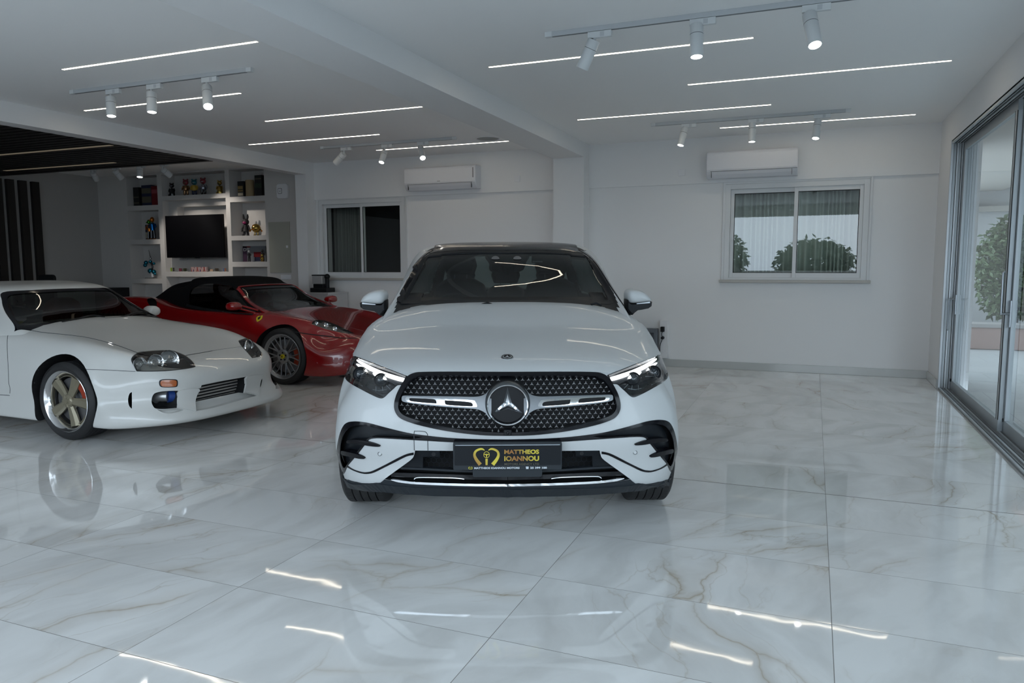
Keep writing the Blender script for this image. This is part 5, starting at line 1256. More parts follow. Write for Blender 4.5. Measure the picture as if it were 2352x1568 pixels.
# ------------------------------------------------------------------ windows of the back wall
PANE = glass('window_pane', (.80, .84, .82), 1.85)
FRAMEW = mat('window_frame_white', (.70, .71, .72), .4)
SILL = mat('window_sill_stone', (.46, .44, .41), .4, bump=(14, .1, .002))
CURT = mat('curtain_fabric', (.60, .66, .60), .85)
def window(n, W, sash_w=.062, lock=True):
    x0, x1, z0, z1 = W; y = WY-.012; f = .045
    fr = MB()
    for a in ((x0-.02, y, z0, x0+f, y+.10, z1+.02), (x1-f, y, z0, x1+.02, y+.10, z1+.02), (x0+f, y, z1-f, x1-f, y+.10, z1+.02), (x0+f, y, z0, x1-f, y+.10, z0+.03)): fr.box(*a)
    # architrave step
    t = .03
    for a in ((x0-.05, y-.008, z0, x0-.02, y+.02, z1+.05), (x1+.02, y-.008, z0, x1+.05, y+.02, z1+.05), (x0-.02, y-.008, z1+.02, x1+.02, y+.02, z1+.05)): fr.box(*a)
    w_ = struct(fr.obj('window_%d' % n, FRAMEW, bevel=.003))
    xm = (x0+x1)/2+.02*(1 if n == 2 else 0)
    for i, (a, b, yy) in enumerate(((x0+f, xm+.03, y+.055), (xm-.03, x1-f, y+.02))):
        s_ = MB(); za, zb = z0+.03, z1-f; q = sash_w
        for c in ((a, yy, za, a+q*.75, yy+.03, zb), (b-q*.75, yy, za, b, yy+.03, zb), (a+q*.75, yy, za, b-q*.75, yy+.03, za+q), (a+q*.75, yy, zb-q*.9, b-q*.75, yy+.03, zb)): s_.box(*c)
        so = s_.obj('window_sash', FRAMEW, w_, bevel=.003)
        MB().box(a+q*.75, yy+.012, za+q, b-q*.75, yy+.018, zb-q*.9).obj('pane', PANE, so)
        g_ = MB()
        for c in ((a+q*.75, yy+.001, za+q, a+q*.75+.006, yy+.011, zb-q*.9), (b-q*.75-.006, yy+.001, za+q, b-q*.75, yy+.011, zb-q*.9), (a+q*.75, yy+.001, zb-q*.9-.008, b-q*.75, yy+.011, zb-q*.9), (a+q*.75, yy+.001, za+q, b-q*.75, yy+.011, za+q+.006)): g_.box(*c)
        g_.obj('gasket', VOID, so)
    MB().box(x0-.07, WY-.07, z0-.035, x1+.07, WY+.1, z0).obj('window_sill', SILL, w_, bevel=.004)
    struct(MB().box(x0-.3, WY+.9, .6, x1+.3, WY+.95, 3).box(x0-.3, WY+.301, .6, x0-.25, WY+.9, 3).box(x1+.25, WY+.301, .6, x1+.3, WY+.9, 3).box(x0-.3, WY+.301, .6, x1+.3, WY+.9, .65).box(x0-.3, WY+.301, 2.95, x1+.3, WY+.9, 3).obj('dark_box_behind_window', mat('next_room_dark', (.02, .02, .02), .8)))  # added closed box, coloured near black for the darkness of the unlit room
    return w_
window(1, W1); window(2, W2)
def curtain(name, x0, x1, z0, z1, y, m, label, seed=1, amp=.035):
    rnd = random.Random(seed); n = int((x1-x0)/.008); ph = 0; V = []; xs = []
    for i in range(n+1):
        x = x0+(x1-x0)*i/n; ph += .008*2*math.pi/(.085+.05*math.sin(x*7+seed)+.02*rnd.random()); xs.append((x, amp*math.sin(ph)+.5*amp*math.sin(ph*.43)))
    for z, k in ((z0, 1.15), ((z0+z1)/2, 1), (z1, .8)):
        for x, d in xs: V.append((x, y+d*k, z))
    m_ = n+1; Fc = [(r*m_+i, r*m_+i+1, (r+1)*m_+i+1, (r+1)*m_+i) for r in range(2) for i in range(n)]
    mb = MB(); mb.add(V, Fc, 0, True); o = mb.obj(name, m, sharp=None)
    md = o.modifiers.new('t', 'SOLIDIFY'); md.thickness = .002
    rd_ = MB(); rd_.tube([(x0, y, z1+.01), (x1, y, z1+.01)], .012, 8); rd_.obj('curtain_rail', WHITEM, o)
    return tag(o, label, 'curtain')
curtain('curtain', W2[0]-.02, W2[1]+.02, W2[2]-.15, W2[3]+.1, WY+.38, CURT, 'grey green pleated curtain filling the window under the right air conditioner', 3, .05)
curtain('curtain', W1[0]-.02, W1[0]+.60, W1[2]-.15, W1[3]+.1, WY+.30+.08, mat('curtain_grey', (.22, .225, .21), .85), 'grey curtain drawn to the left in the dark window beside the column', 5, .03)
# faint light of the room behind the curtained window
l = bpy.data.lights.new('room_light', 'AREA'); l.energy = 5; l.size = 1.2; l.color = (.9, 1., .95); o = bpy.data.objects.new('next_room_light', l); link(o); o.location = (-.25, WY+.34, 2.9); o.rotation_euler = (R_(-10), 0, 0)
bpy.data.objects.remove(o)

# ------------------------------------------------------------------ air conditioners
def aircon(x0, x1, z0, z1, label, logo=False):
    t = empty('air_conditioner', ((x0+x1)/2, WY-.0, z0), 0, label, 'air conditioner', 'wall air conditioners'); w_ = (x1-x0)/2; h = z1-z0
    prof = [(0, 0), (-.16, .0), (-.205, .05), (-.225, .085), (-.232, .11), (-.232, h-.04), (-.222, h-.012), (-.20, h), (0, h)]
    mb = MB(); mb.prism([(a, b) for a, b in prof], 2*w_, plane='yz', c=-w_); o = mb.obj('casing', mat('aircon_white', (.72, .73, .77), .3), t, bevel=.012, seg=3)
    MB().box(-w_+.055, -.2345, .084, w_-.005 if not logo else w_-.05, -.2315, .088).obj('panel_seam', LINE, t)
    fl_ = MB(); fl_.prism([(-.17, .004), (-.2065, .045), (-.2285, .080), (-.2235, .083), (-.20, .048), (-.165, .010)], 2*w_-.14, plane='yz', c=-w_+.07); fl_.obj('louvre', MATS['aircon_white'], t)
    for s_ in (-1, 1): MB().box(s_*(w_-.068)-.002, -.229, .008, s_*(w_-.068)+.002, -.205, .082).obj('louvre_gap', LINE, t)
    if logo: text('AUX', .05, .014, -.03, .112, -.2335, mat('logo_grey', (.2, .2, .22), .4), t, .02); MB().box(w_-.045, -.2345, .15, w_-.030, -.2315, h-.04).obj('display_slot', mat('slot_grey', (.2, .2, .22), .4), t)
    return t
aircon(-5.855, -4.655, 2.535, 2.87, 'white wall air conditioner with dark logo, above the dark window', True)
aircon(-1.35, -.235, 2.515, 2.855, 'plain white wall air conditioner above the curtained window')

# ------------------------------------------------------------------ recessed LED lines
STR = [((-2.61, -.48), 5.93, 'topmost LED line of the right ceiling bay, behind the near spotlights'), ((-1.15, .985), 7.21, 'LED line of the right ceiling bay nearest the sliding doors'), ((-2.595, -.484), 8.43, 'LED line of the right ceiling bay just above the far spotlight track'),
       ((-1.135, .99), 9.61, 'LED line above the right air conditioner, crossing behind the far spotlights'), ((-5.985, -3.915), 4.6, 'nearest LED line of the left ceiling bay, running up to the beam'), ((-7.343, -5.221), 5.87, 'LED line behind the three near left spotlights'),
       ((-5.962, -3.904), 7.10, 'LED line in the middle of the left ceiling bay, ending at the beam'), ((-7.318, -5.223), 8.36, 'LED line in front of the far left spotlight track'), ((-5.972, -3.896), 9.485, 'LED line above the left air conditioner')]
led0 = None
for (a, b), y, lb in STR:
    if led0 is None:
        mb = MB(); mb.box(-.5, -.011, -.0015, .5, .011, .01); led0 = mb.obj('linear_light', LED)
        MB().box(-.503, -.014, .0, .503, .014, .012).obj('profile', WHITEM, led0); o = led0
    else:
        o = led0.copy(); link(o); c = led0.children[0].copy(); link(c, o)
    o.location = ((a+b)/2, y, CZ); o.scale = (b-a, 1, 1); tag(o, lb, 'ceiling light', 'recessed LED lines')

# ------------------------------------------------------------------ track spotlights
def spot(P0, d, r, L, label, track_z, lit=True, grp='track spotlights', adaptor=True):
    """P0: top centre of the can; d: beam direction"""
    t = empty('track_spotlight', tuple(P0), 0, label, 'spotlight', grp); d = Vector(d).normalized(); Q = (-d).to_track_quat('Z', 'Y').to_matrix().to_4x4()
    def P(mb): mb.v = [tuple(Q @ Vector(v)) for v in mb.v]; return mb
    P(MB().lathe([(.0001, .0), (r*.93, 0), (r, -r*.1), (r, -L+.004), (r*.97, -L), (r*.86, -L+.0005), (r*.84, -L+.012), (.0001, -L+.014)], 'z', n=32, caps=False)).obj('can', mat('spot_white', (.66, .68, .69), .4), t, sharp=35)
    P(MB().lathe([(r*1.003, -L*.30), (r*1.003, -L*.315)], 'z', n=32, caps=False)).obj('can_ring', LINE, t)
    if lit: P(MB().lathe([(.0001, -L+.004), (r*.84, -L+.004), (r*.84, -L+.006)], 'z', n=32, caps=False)).obj('lens', LENSE, t)
    h = track_z-P0[2]
    if adaptor:
        MB().tube([(0, 0, .0), (0, 0, h-.02)], .011, 10).obj('stem', MATS['spot_white'], t)
        MB().box(-.045, -.017, h-.045, .125, .017, h-.002).obj('adaptor', MATS['spot_white'], t, bevel=.003)
        MB().box(.045, -.0175, h-.040, .075, -.0165, h-.008).obj('adaptor_label', TRACKM, t)
    return t
def track(x0, x1, y, label):
    mb = MB().box(x0, y-.018, CZ-.034, x1, y+.018, CZ); t = mb.obj('light_track', TRACKM, bevel=.002); tag(t, label, 'light track', 'ceiling light tracks')
    MB().box(x0+.02, y-.006, CZ-.0345, x1-.02, y+.006, CZ-.033).obj('slot', mat('slot_dark', (.10, .11, .12), .6), t)
    for a in (x0, x1-.05): MB().box(a-.001, y-.0185, CZ-.035, a+.051, y+.0185, CZ-.001).obj('end_cap', mat('spot_white', (.66, .68, .69), .4), t)
    return t
TY1, TY2, TY3, TY4 = 5.23, 8.98, 5.165, 8.89
track(-1.855, .27, TY1, 'grey ceiling track nearest the camera, in the right bay'); track(-1.855, .306, TY2, 'ceiling track in front of the right air conditioner')
track(-6.63, -4.46, TY3, 'ceiling track of the near left spotlights'); track(-6.51, -4.39, TY4, 'ceiling track in front of the left air conditioner')
SP = [(TY1, (1365, 92), (1337, 158), .02, .044, True, 'tilted white spotlight, leftmost of the three nearest the camera'), (TY1, (1600, 57), (1600, 131), -.03, .044, True, 'upright white spotlight in the middle of the nearest track'), (TY1, (1859, 33), (1872, 104), -.09, .044, True, 'large white spotlight turned to the sliding doors, right end of the nearest track'),
      (TY2, (1574, 293), (1563, 334), -.05, .040, True, 'white spotlight left of the right air conditioner'), (TY2, (1728, 282), (1727, 326), -.02, .040, True, 'white spotlight in front of the right air conditioner, middle of its track'), (TY2, (1879, 276), (1873, 318), -.06, .040, True, 'white spotlight right of the right air conditioner'),
      (TY3, (254, 223), (256, 267), -.02, .043, True, 'leftmost upright spotlight on the near left track'), (TY3, (348, 212), (349, 258), -.02, .043, True, 'middle upright spotlight on the near left track'), (TY3, (475, 200), (478, 245), -.10, .043, True, 'glowing spotlight at the right end of the near left track'),
      (TY4, (790, 353), (771, 375), .02, .045, False, 'unlit looking spotlight turned away to the left on the far left track'), (TY4, (884, 347), (876, 373), -.09, .040, True, 'middle spotlight on the far left track, left of the air conditioner'), (TY4, (966, 338), (971, 363), -.14, .040, True, 'spotlight facing the camera in front of the left air conditioner')]
for y, a, b, dy, r, lit, lb in SP:
    P0 = at(*a, y=y); P1 = at(*b, y=y+dy); d = P1-P0
    if d.length < .17 and not lit: d = d*(.19/d.length)
    spot(P0, d, r, max(d.length, .15), lb, CZ-.034, lit)

# ------------------------------------------------------------------ lounge corner on the left: slatted ceiling, slatted wall, niches
DSL = mat('dark_slat', (.010, .008, .007), .5)
so = MB(); y = -1.9
while y < 8.2: so.box(-12.65, y, 2.88, -7.87, y+.07, 2.96); y += .125
so.box(-12.65, -2, 2.99, -7.87, 8.25, 3.0); so.box(-12.65, 8.18, 2.86, -7.87, 8.25, CZ)
tag(so.obj('slatted_ceiling', DSL), 'dark slatted ceiling over the lounge corner', 'ceiling panel')
for y, x0, x1 in ((6.77, -10.7, -8.05), (7.9, -11.7, -9.35)):
    tag(MB().box(x0, y-.03, 2.876, x1, y+.03, 2.90).obj('linear_light', mat('dim_led', (.3, .27, .2), .5, emit=(1., .82, .58), es=.05)), 'dim warm LED line glowing between the dark ceiling slats, ' + ('nearer' if y < 7 else 'farther') + ' one', 'ceiling light')
for i, (a, b) in enumerate(((13, 30), (42, 59), (71, 87.5), (-16, 2), (-45, -28))):
    ya, yb = at(a, 395, x=LX+.05)[1], at(b, 395, x=LX+.05)[1]
    tag(MB().box(LX, ya, 0, LX+.06, yb, 2.86).obj('wall_slat', DSL), 'dark vertical wall slat in the lounge corner, behind the white coupe', 'wall slat', 'dark wall slats')
# lounge spotlights
for a, b, lit, lb in (((213, 396), (223, 414), False, 'leftmost unlit spotlight under the lounge ceiling'), ((264, 392), (281, 411), False, 'second spotlight from the left under the lounge ceiling, tilted'), ((321, 384), (321, 409), True, 'lit spotlight shining on the shelves in the lounge'), ((373, 388), (390, 402), False, 'tilted spotlight in front of the toy bears shelf')):
    P0 = at(*a, y=9.35); P1 = at(*b, y=9.35+(-.03 if lit else .12)); d = P1-P0
    spot(P0, d, .05, .17, lb, CZ-.0, lit, 'lounge spotlights')
l = bpy.data.lights.new('shelf_spot', 'SPOT'); l.energy = 34; l.spot_size = R_(75); l.spot_blend = .6; l.color = (1., .93, .84); l.shadow_soft_size = .04
o = bpy.data.objects.new('shelf_spot', l); link(o); P = at(321, 412, y=9.33); o.location = P; o.rotation_euler = (Vector((-10.4, 10.4, 1.5))-P).to_track_quat('-Z', 'Y').to_euler()
l = bpy.data.lights.new('shelf_spot_2', 'SPOT'); l.energy = 20; l.spot_size = R_(70); l.spot_blend = .7; l.color = (1., .93, .84); l.shadow_soft_size = .04
o = bpy.data.objects.new('shelf_spot_2', l); link(o); o.location = (-9.75, 9.42, 2.86); o.rotation_euler = (Vector((-9.5, 10.4, 1.9))-Vector((-9.75, 9.42, 2.86))).to_track_quat('-Z', 'Y').to_euler()
NB = WY+.28
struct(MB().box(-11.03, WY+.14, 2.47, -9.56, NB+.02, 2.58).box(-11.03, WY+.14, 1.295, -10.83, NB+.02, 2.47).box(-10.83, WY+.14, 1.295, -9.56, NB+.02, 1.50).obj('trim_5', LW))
# television
tv = tag(MB().box(-10.93, WY-.055, 1.547, -9.60, WY-.01, 2.30).obj('television', mat('tv_bezel', (.004, .004, .005), .35, spec=.15), bevel=.004), 'large black flat screen television in the shelf wall', 'television')
MB().box(-10.915, WY-.057, 1.565, -9.615, WY-.0545, 2.287).obj('screen', mat('tv_screen', (.002, .002, .003), .5, spec=.08), tv)
MB().box(-10.35, WY-.02, 1.7, -10.15, WY+.15, 2.1).obj('wall_mount', BLACKP, tv)
MB().prism([(-10.30, 1.547), (-10.24, 1.535), (-10.20, 1.535), (-10.16, 1.547)], .03, c=WY-.05).obj('sensor', BLACKP, tv)
th_ = MB().prism(rrect(-8.42, 2.52, -8.19, 2.765, .05), .05, c=WY-.05).obj('alarm_unit', WHITEP, bevel=.008, seg=3); tag(th_, 'white rounded alarm unit on the wall right of the shelves', 'alarm')
MB().prism(rrect(-8.385, 2.60, -8.305, 2.69, .012), .002, c=WY-.052).prism(rrect(-8.38, 2.605, -8.31, 2.685, .01), .003, c=WY-.0525, mi=0).obj('button_outline', LINE, th_)
MB().prism(rrect(-8.379, 2.606, -8.311, 2.684, .01), .003, c=WY-.053).obj('button', WHITEP, th_)
MB().prism([(-8.356, 2.643), (-8.345, 2.632), (-8.332, 2.643), (-8.336, 2.649), (-8.345, 2.641), (-8.352, 2.649)], .001, c=WY-.0535).obj('arrow_mark', LINE, th_)
pn = tag(MB().box(-8.645, WY-.012, 1.283, -8.20, WY, 2.137).obj('fuse_box_cover', mat('beige_panel', (.42, .41, .35), .5), bevel=.002), 'flat beige fuse box cover on the wall beside the shelves', 'fuse box')
MB().box(-8.285, WY-.018, 1.70, -8.245, WY-.011, 1.74).obj('latch', WHITEP, pn)
sw_ = tag(MB().box(-8.42, WY-.012, 1.17, -8.21, WY, 1.245).obj('wall_switch', WHITEP, bevel=.003), 'white double wall switch under the beige cover', 'switch')
for a in (-8.405, -8.31): MB().box(a, WY-.015, 1.182, a+.085, WY-.011, 1.233).obj('rocker', WHITEP, sw_, bevel=.002)
for x, z, lb in ((-4.07, 2.655, 'small white wall plate right of the left air conditioner'), (-1.693, 2.63, 'small white wall plate left of the right air conditioner')):
    p_ = tag(MB().box(x-.045, WY-.047, z-.045, x+.045, WY-.035, z+.045).obj('wall_plate', WHITEP, bevel=.003), lb, 'wall plate', 'small wall plates'); MB().box(x-.005, WY-.050, z-.02, x+.025, WY-.046, z+.02).obj('rocker', WHITEP, p_)
spk = tag(MB().lathe([(.0001, -.006), (.135, -.006), (.15, 0)], 'z', (-4.07, 9.19, CZ), 40, caps=False).obj('ceiling_speaker', mat('speaker_grille', (.32, .33, .33), .7)), 'round white ceiling speaker beside the beam', 'speaker')
MB().lathe([(.15, -.006), (.16, -.006), (.16, 0)], 'z', (-4.07, 9.19, CZ), 40, caps=False).obj('rim', WHITEP, spk)
# socket column, adapters, framed panel
tk = tag(MB().box(-1.945, WY-.07, .12, -1.835, WY, .635).obj('socket_column', WHITEP, bevel=.004), 'white socket column on the wall beside the white SUV', 'socket')
for z in (.52, .40, .28, .17): MB().box(-1.935, WY-.073, z-.052, -1.855, WY-.069, z+.052).obj('socket_plate', WHITEP, tk, bevel=.002)
ad = tag(MB().box(-1.925, WY-.13, .485, -1.875, WY-.0735, .555).obj('power_adapter', BLACKP, bevel=.005), 'black plug adapter in the upper socket of the white column', 'plug')
pl_ = tag(MB().lathe([(.0001, -.045), (.02, -.045), (.024, 0), (.0001, 0)], 'y', (-1.90, WY-.0735, .40), 16).obj('power_plug', BLACKP), 'round black plug in the lower socket of the white column', 'plug')
MB().tube(crv([(-1.90, WY-.10, .485), (-1.905, WY-.13, .46), (-1.90, WY-.12, .42)], 5, False), .005, 6).obj('cable', BLACKP, ad)
MB().tube(crv([(-1.90, WY-.11, .38), (-1.925, WY-.12, .30), (-1.935, WY-.10, .15), (-1.95, WY-.08, .02)], 5, False), .005, 6).obj('cable', BLACKP, pl_)
bx = tag(MB().box(-2.62, WY-.20, 0, -1.96, WY-.06, .53).obj('heater', mat('heater_grey', (.12, .135, .155), .4), bevel=.01), 'low grey framed black heater on the floor behind the white SUV', 'heater')
MB().box(-2.57, WY-.204, .05, -2.00, WY-.198, .475).obj('heater_panel', BLACKG, bx)
# cabinet with coffee machine
cbn = MB().box(-7.60, 9.72, 0, -7.07, 10.26, .955).obj('cabinet', mat('cabinet_white', (.60, .61, .63), .4), bevel=.003); tag(cbn, 'white cabinet carrying the coffee machine under the dark window', 'cabinet')
MB().box(-7.615, 9.70, .955, -7.055, 10.26, .975).obj('worktop', mat('cabinet_white', (.60, .61, .63), .4), cbn)
for z in (.1, .52): MB().box(-7.58, 9.712, z, -7.09, 9.72, z+.40).obj('drawer', MATS['cabinet_white'], cbn, bevel=.002)
cm_ = empty('coffee_machine', (-7.33, 9.95, .975), 0, 'black and silver capsule coffee machine on the white cabinet', 'coffee machine')
MB().box(-.16, -.12, 0, .15, .12, .07).obj('base', BLACKP, cm_, bevel=.006); MB().box(-.15, -.05, .07, .04, .10, .13).obj('body', BLACKP, cm_, bevel=.008)
MB().box(-.16, -.06, .13, .03, .10, .27).obj('water_tank', mat('tank_grey', (.35, .35, .35), .3), cm_, bevel=.01); MB().tube([(.09, .0, .06), (.09, .0, .24)], .033, 12).obj('brew_head', BLACKP, cm_); MB().sphere((.09, 0, .25), .045, 16, 10).obj('lever', BLACKP, cm_)
MB().box(-.165, -.065, .262, .035, .105, .28).obj('tank_lid', BLACKP, cm_, bevel=.005)
# office chair backs and low dark unit in the lounge
for (x0, x1, y_, zt, lb) in ((-11.93, -11.55, 8.5, 1.265, 'black chair back showing above the coupe roof, in front of the wall slats'), (-12.45, -12.0, 7.9, 1.30, 'black chair back at the far left edge above the coupe roof')):
    t = empty('office_chair', ((x0+x1)/2, y_, 0), 0, lb, 'chair'); w_ = (x1-x0)/2
    MB().prism(rrect(-w_, .62, w_, zt, .06), .06, c=-.03).obj('backrest', BLACKP, t, bevel=.02); MB().box(-w_, -.48, .45, w_, .0, .53).obj('seat', BLACKP, t, bevel=.03)
    MB().tube([(0, -.22, .08), (0, -.22, .46)], .025, 10).obj('column', SATIN, t); MB().tube([(0, -.02, .45), (0, .045, .7)], .02, 8).obj('back_bracket', BLACKP, t)
    for k in range(5): a = k*2*math.pi/5; MB().tube([(0, -.22, .09), (.27*math.cos(a), -.22+.27*math.sin(a), .06)], .016, 8).obj('foot', BLACKP, t); MB().sphere((.27*math.cos(a), -.22+.27*math.sin(a), .03), .03, 10, 8).obj('castor', BLACKP, t)
un = tag(MB().box(-12.35, 9.85, 0, -11.95, 10.26, 1.0).obj('sideboard', BLACKP, bevel=.004), 'dark low unit left of the shelf wall, behind the coupe', 'sideboard')
MB().box(-12.33, 9.845, .5, -11.97, 9.852, .97).obj('door', BLACKG, un); MB().box(-12.06, 9.83, .86, -12.0, 9.846, .875).obj('handle', SATIN, un)

# ------------------------------------------------------------------ things on the niche shelves
def sh(px, py, y=WY+.10): return at(px, py, y=y)
def bottle_box(px0, px1, pyt, z, label, m, round_=False, band=None, bandm=None, y=WY+.10, name='gift_box', cat='box', dep=.10, grp=None):
    x0, x1 = at(px0, pyt, y=y)[0], at(px1, pyt, y=y)[0]; zt = at((px0+px1)/2, pyt, y=y)[2]
    mb = MB()
    if round_: mb.lathe([((x1-x0)/2, 0), ((x1-x0)/2, zt-z-.006), ((x1-x0)/2-.004, zt-z)], 'z', ((x0+x1)/2, y+.04, z), 24)
    else: mb.box(x0, y, z, x1, y+dep, zt)
    o = tag(mb.obj(name, m, bevel=0 if round_ else .003), label, cat, grp)
    if band:
        for a, b, bm in band: MB().box(x0+.006, y-.0015, z+(zt-z)*a, x1-.006 if len(band) < 3 else x1-.02, y+.001, z+(zt-z)*b).obj('printed_band', bm, o)
    return o
GOLDP = mat('dull_gold_print', (.28, .19, .07), .4); CREAM = mat('cream_label', (.45, .40, .30), .6); NAVY = mat('navy_card', (.012, .016, .05), .5); DRED = mat('dark_red_card', (.16, .006, .01), .45); TAN = mat('tan_card', (.36, .26, .14), .6)
z = 2.51; bottle_box(305, 318, 430, z, 'narrow black bottle box, left on the top left shelf', mat('black_card', (.01, .01, .01), .5), band=[(.45, .5, GREYT), (.15, .2, GREYT)])
bottle_box(324, 346, 425, z, 'wide navy box between the black and the red box', NAVY, band=[(.6, .85, GREYT), (.15, .45, GREYT)]); bottle_box(346.5, 360.5, 427, z, 'dark red box at the right end of the top left shelf', DRED, band=[(.62, .82, mat('print_pink', (.30, .06, .07), .5))])
z = 2.59; bottle_box(545, 559, 416, z, 'black box with gold print, left on the top right shelf', mat('black_card', (.01, .01, .01), .5), band=[(.5, .7, GOLDP), (.35, .45, GOLDP), (.1, .28, CREAM)])
bottle_box(562, 577, 413, z, 'tan cylinder box between two black boxes', TAN, round_=True, y=WY+.08); bottle_box(584, 600, 402, z, 'tall black box, right on the top right shelf', mat('black_card', (.01, .01, .01), .5), band=[(.80, .86, GREYT), (.4, .62, mat('green_print', (.02, .035, .02), .5))])
bottle_box(333, 343, 516, 1.89, 'small navy bottle box with cream label beside the coloured figures', NAVY, band=[(.1, .5, CREAM)], y=WY+.20, dep=.06)
def foil(n, c, r=.16, me=.85): return mat(n, c, r, me)
def figure(px, pyb, pyt, z, label, cols, kind='bear', y=WY+.11, name='toy_figure', seated=False, grp=None):
    """small toy standing on a shelf; cols: head, body, legs, accent"""
    P = at(px, pyb, y=y); H = at(px, pyt, y=y)[2]-z; t = empty(name, (P[0], y, z), R_(18), label, 'figurine', grp); s = H
    if kind == 'bear':
        MB().sphere((0, 0, .78*s), .17*s, 18, 12, sc=(1, .85, .95)).obj('head', cols[0], t); MB().sphere((0, -.14*s, .74*s), .06*s, 12, 8, sc=(1.2, .7, .7)).obj('snout', cols[3], t)
        for sx in (1, -1):
            MB().sphere((sx*.12*s, 0, .94*s), .055*s, 12, 8, sc=(1, .6, 1)).obj('ear', cols[0], t)
            if seated: MB().tube([(sx*.07*s, -.02*s, .08*s), (sx*.13*s, -.22*s, .07*s)], .07*s, 10).obj('leg', cols[2], t)
            else: MB().tube([(sx*.085*s, 0, .30*s), (sx*.09*s, -.005*s, .07*s), (sx*.09*s, -.03*s, .035*s)], .07*s, 10, rs=[.075*s, .07*s, .035*s]).obj('leg', cols[2], t)
            MB().tube([(sx*.15*s, 0, .57*s), (sx*.21*s, -.02*s, .44*s), (sx*.20*s, -.07*s, .33*s)], .045*s, 8, rs=[.05*s, .045*s, .04*s]).obj('arm', cols[1], t)
        mb = MB(); mb.lathe([(.0001, .0), (.13*s, .0), (.165*s, .08*s), (.16*s, .2*s), (.12*s, .32*s), (.0001, .34*s)] if not seated else [(.0001, 0), (.17*s, 0), (.20*s, .15*s), (.18*s, .35*s), (.12*s, .55*s), (.0001, .62*s)], 'z', (0, 0, (.28*s if not seated else .0)), 20); mb.obj('torso', cols[1], t)
    elif kind == 'rabbit':
        MB().sphere((0, 0, .62*s), .15*s, 18, 12, sc=(1, .85, 1)).obj('head', cols[0], t); MB().sphere((-.02*s, -.10*s, .585*s), .085*s, 14, 8, sc=(1.1, .6, .75)).obj('muzzle', cols[3], t)
        mb = MB(); mb.lathe([(.0001, .0), (.15*s, .0), (.12*s, .1*s), (.10*s, .28*s), (.0001, .31*s)], 'z', (0, 0, .20*s), 20); mb.obj('torso', cols[1], t)
        for sx in (1, -1):
            MB().tube([(sx*.07*s, 0, .70*s), (sx*.095*s, 0, .85*s), (sx*.10*s, -.01*s, .965*s)], .04*s, 10, rs=[.035*s, .05*s, .03*s]).obj('ear', cols[0], t)
            MB().tube([(sx*.07*s, 0, .25*s), (sx*.09*s, 0, .06*s)], .055*s, 10).obj('leg', cols[2], t); MB().sphere((sx*.11*s, -.05*s, .035*s), .06*s, 12, 8, sc=(1, 1.5, .58)).obj('shoe', cols[2], t)
            MB().tube([(sx*.10*s, 0, .48*s), (sx*.18*s, -.02*s, .30*s), (sx*.17*s, -.05*s, .20*s)], .04*s, 8).obj('arm', cols[1], t)
    elif kind == 'person':
        MB().sphere((0, -.01*s, .86*s), .10*s, 16, 12, sc=(.9, 1, 1.2)).obj('head', cols[0], t); MB().sphere((-.05*s, -.10*s, .83*s), .05*s, 12, 8, sc=(1, 1.4, .7)).obj('muzzle', cols[0], t)
        mb = MB(); mb.lathe([(.0001, 0), (.09*s, 0), (.10*s, .14*s), (.12*s, .27*s), (.06*s, .33*s), (.0001, .34*s)], 'z', (0, 0, .40*s), 18); mb.obj('torso', cols[1], t)
        for sx in (1, -1):
            MB().tube([(sx*.05*s, 0, .42*s), (sx*.065*s, .0, .22*s), (sx*.07*s, 0, .05*s)], .055*s, 10).obj('leg', cols[2], t); MB().sphere((sx*.08*s, -.04*s, .03*s), .05*s, 12, 8, sc=(1, 1.6, .6)).obj('shoe', cols[3], t)
            MB().tube([(sx*.11*s, 0, .68*s), (sx*.17*s, -.03*s, .56*s), (sx*.12*s, -.09*s, .5*s)], .03*s, 8).obj('arm', cols[1], t)
    elif kind == 'ball':
        MB().sphere((0, 0, .60*s), .36*s, 22, 14).obj('body', cols[0], t); MB().sphere((-.14*s, -.31*s, .50*s), .13*s, 12, 8, sc=(1.4, .4, .35)).obj('mouth', cols[3], t); MB().sphere((-.12*s, -.27*s, .80*s), .07*s, 10, 8).obj('eye', cols[3], t)
        for sx in (1, -1):
            MB().tube([(sx*.12*s, 0, .28*s), (sx*.12*s, 0, .07*s)], .05*s, 8).obj('leg', cols[0], t); MB().sphere((sx*.13*s, -.05*s, .055*s), .09*s, 12, 8, sc=(1, 1.4, .6)).obj('shoe', cols[2], t)
            MB().tube([(sx*.33*s, 0, .55*s), (sx*.46*s, -.08*s, .42*s)], .045*s, 8).obj('arm', cols[0], t); MB().sphere((sx*.48*s, -.10*s, .38*s), .07*s, 10, 8).obj('hand', cols[3], t)
    return t
BK = foil('black_gloss_toy', (.012, .012, .014), .2, .1); BZ = foil('bronze_toy', (.25, .13, .06), .25, .6); OL = foil('olive_toy', (.06, .07, .03), .3, .4); RDT = foil('red_toy', (.22, .03, .04), .3, .2); SVT = foil('silver_toy', (.30, .30, .34), .2, .7); GDT = foil('gold_toy', (.38, .25, .06), .2, .8); TLT = foil('teal_toy', (.02, .14, .17), .3, .2); ORT = foil('orange_foil', (.55, .17, .02), .18, .8); BLT = foil('blue_foil', (.01, .13, .36), .15, .85); GNT = foil('green_foil', (.06, .26, .02), .18, .8); YLT = mat('yellow_toy', (.45, .28, .03), .35); MGT = mat('magenta_toy', (.30, .02, .11), .4); MBK = mat('matt_black_toy', (.016, .014, .015), .6)
tb_ = 'toy bears on the shelf above the television'
figure(395.5, 446, 419, 2.66, 'seated black toy bear at the left end above the television', (BK, BK, BK, SVT), seated=True, grp=tb_)
figure(427.5, 445, 410, 2.66, 'bronze and olive toy bear, second from the left above the television', (RDT, BZ, BZ, OL), grp=tb_)
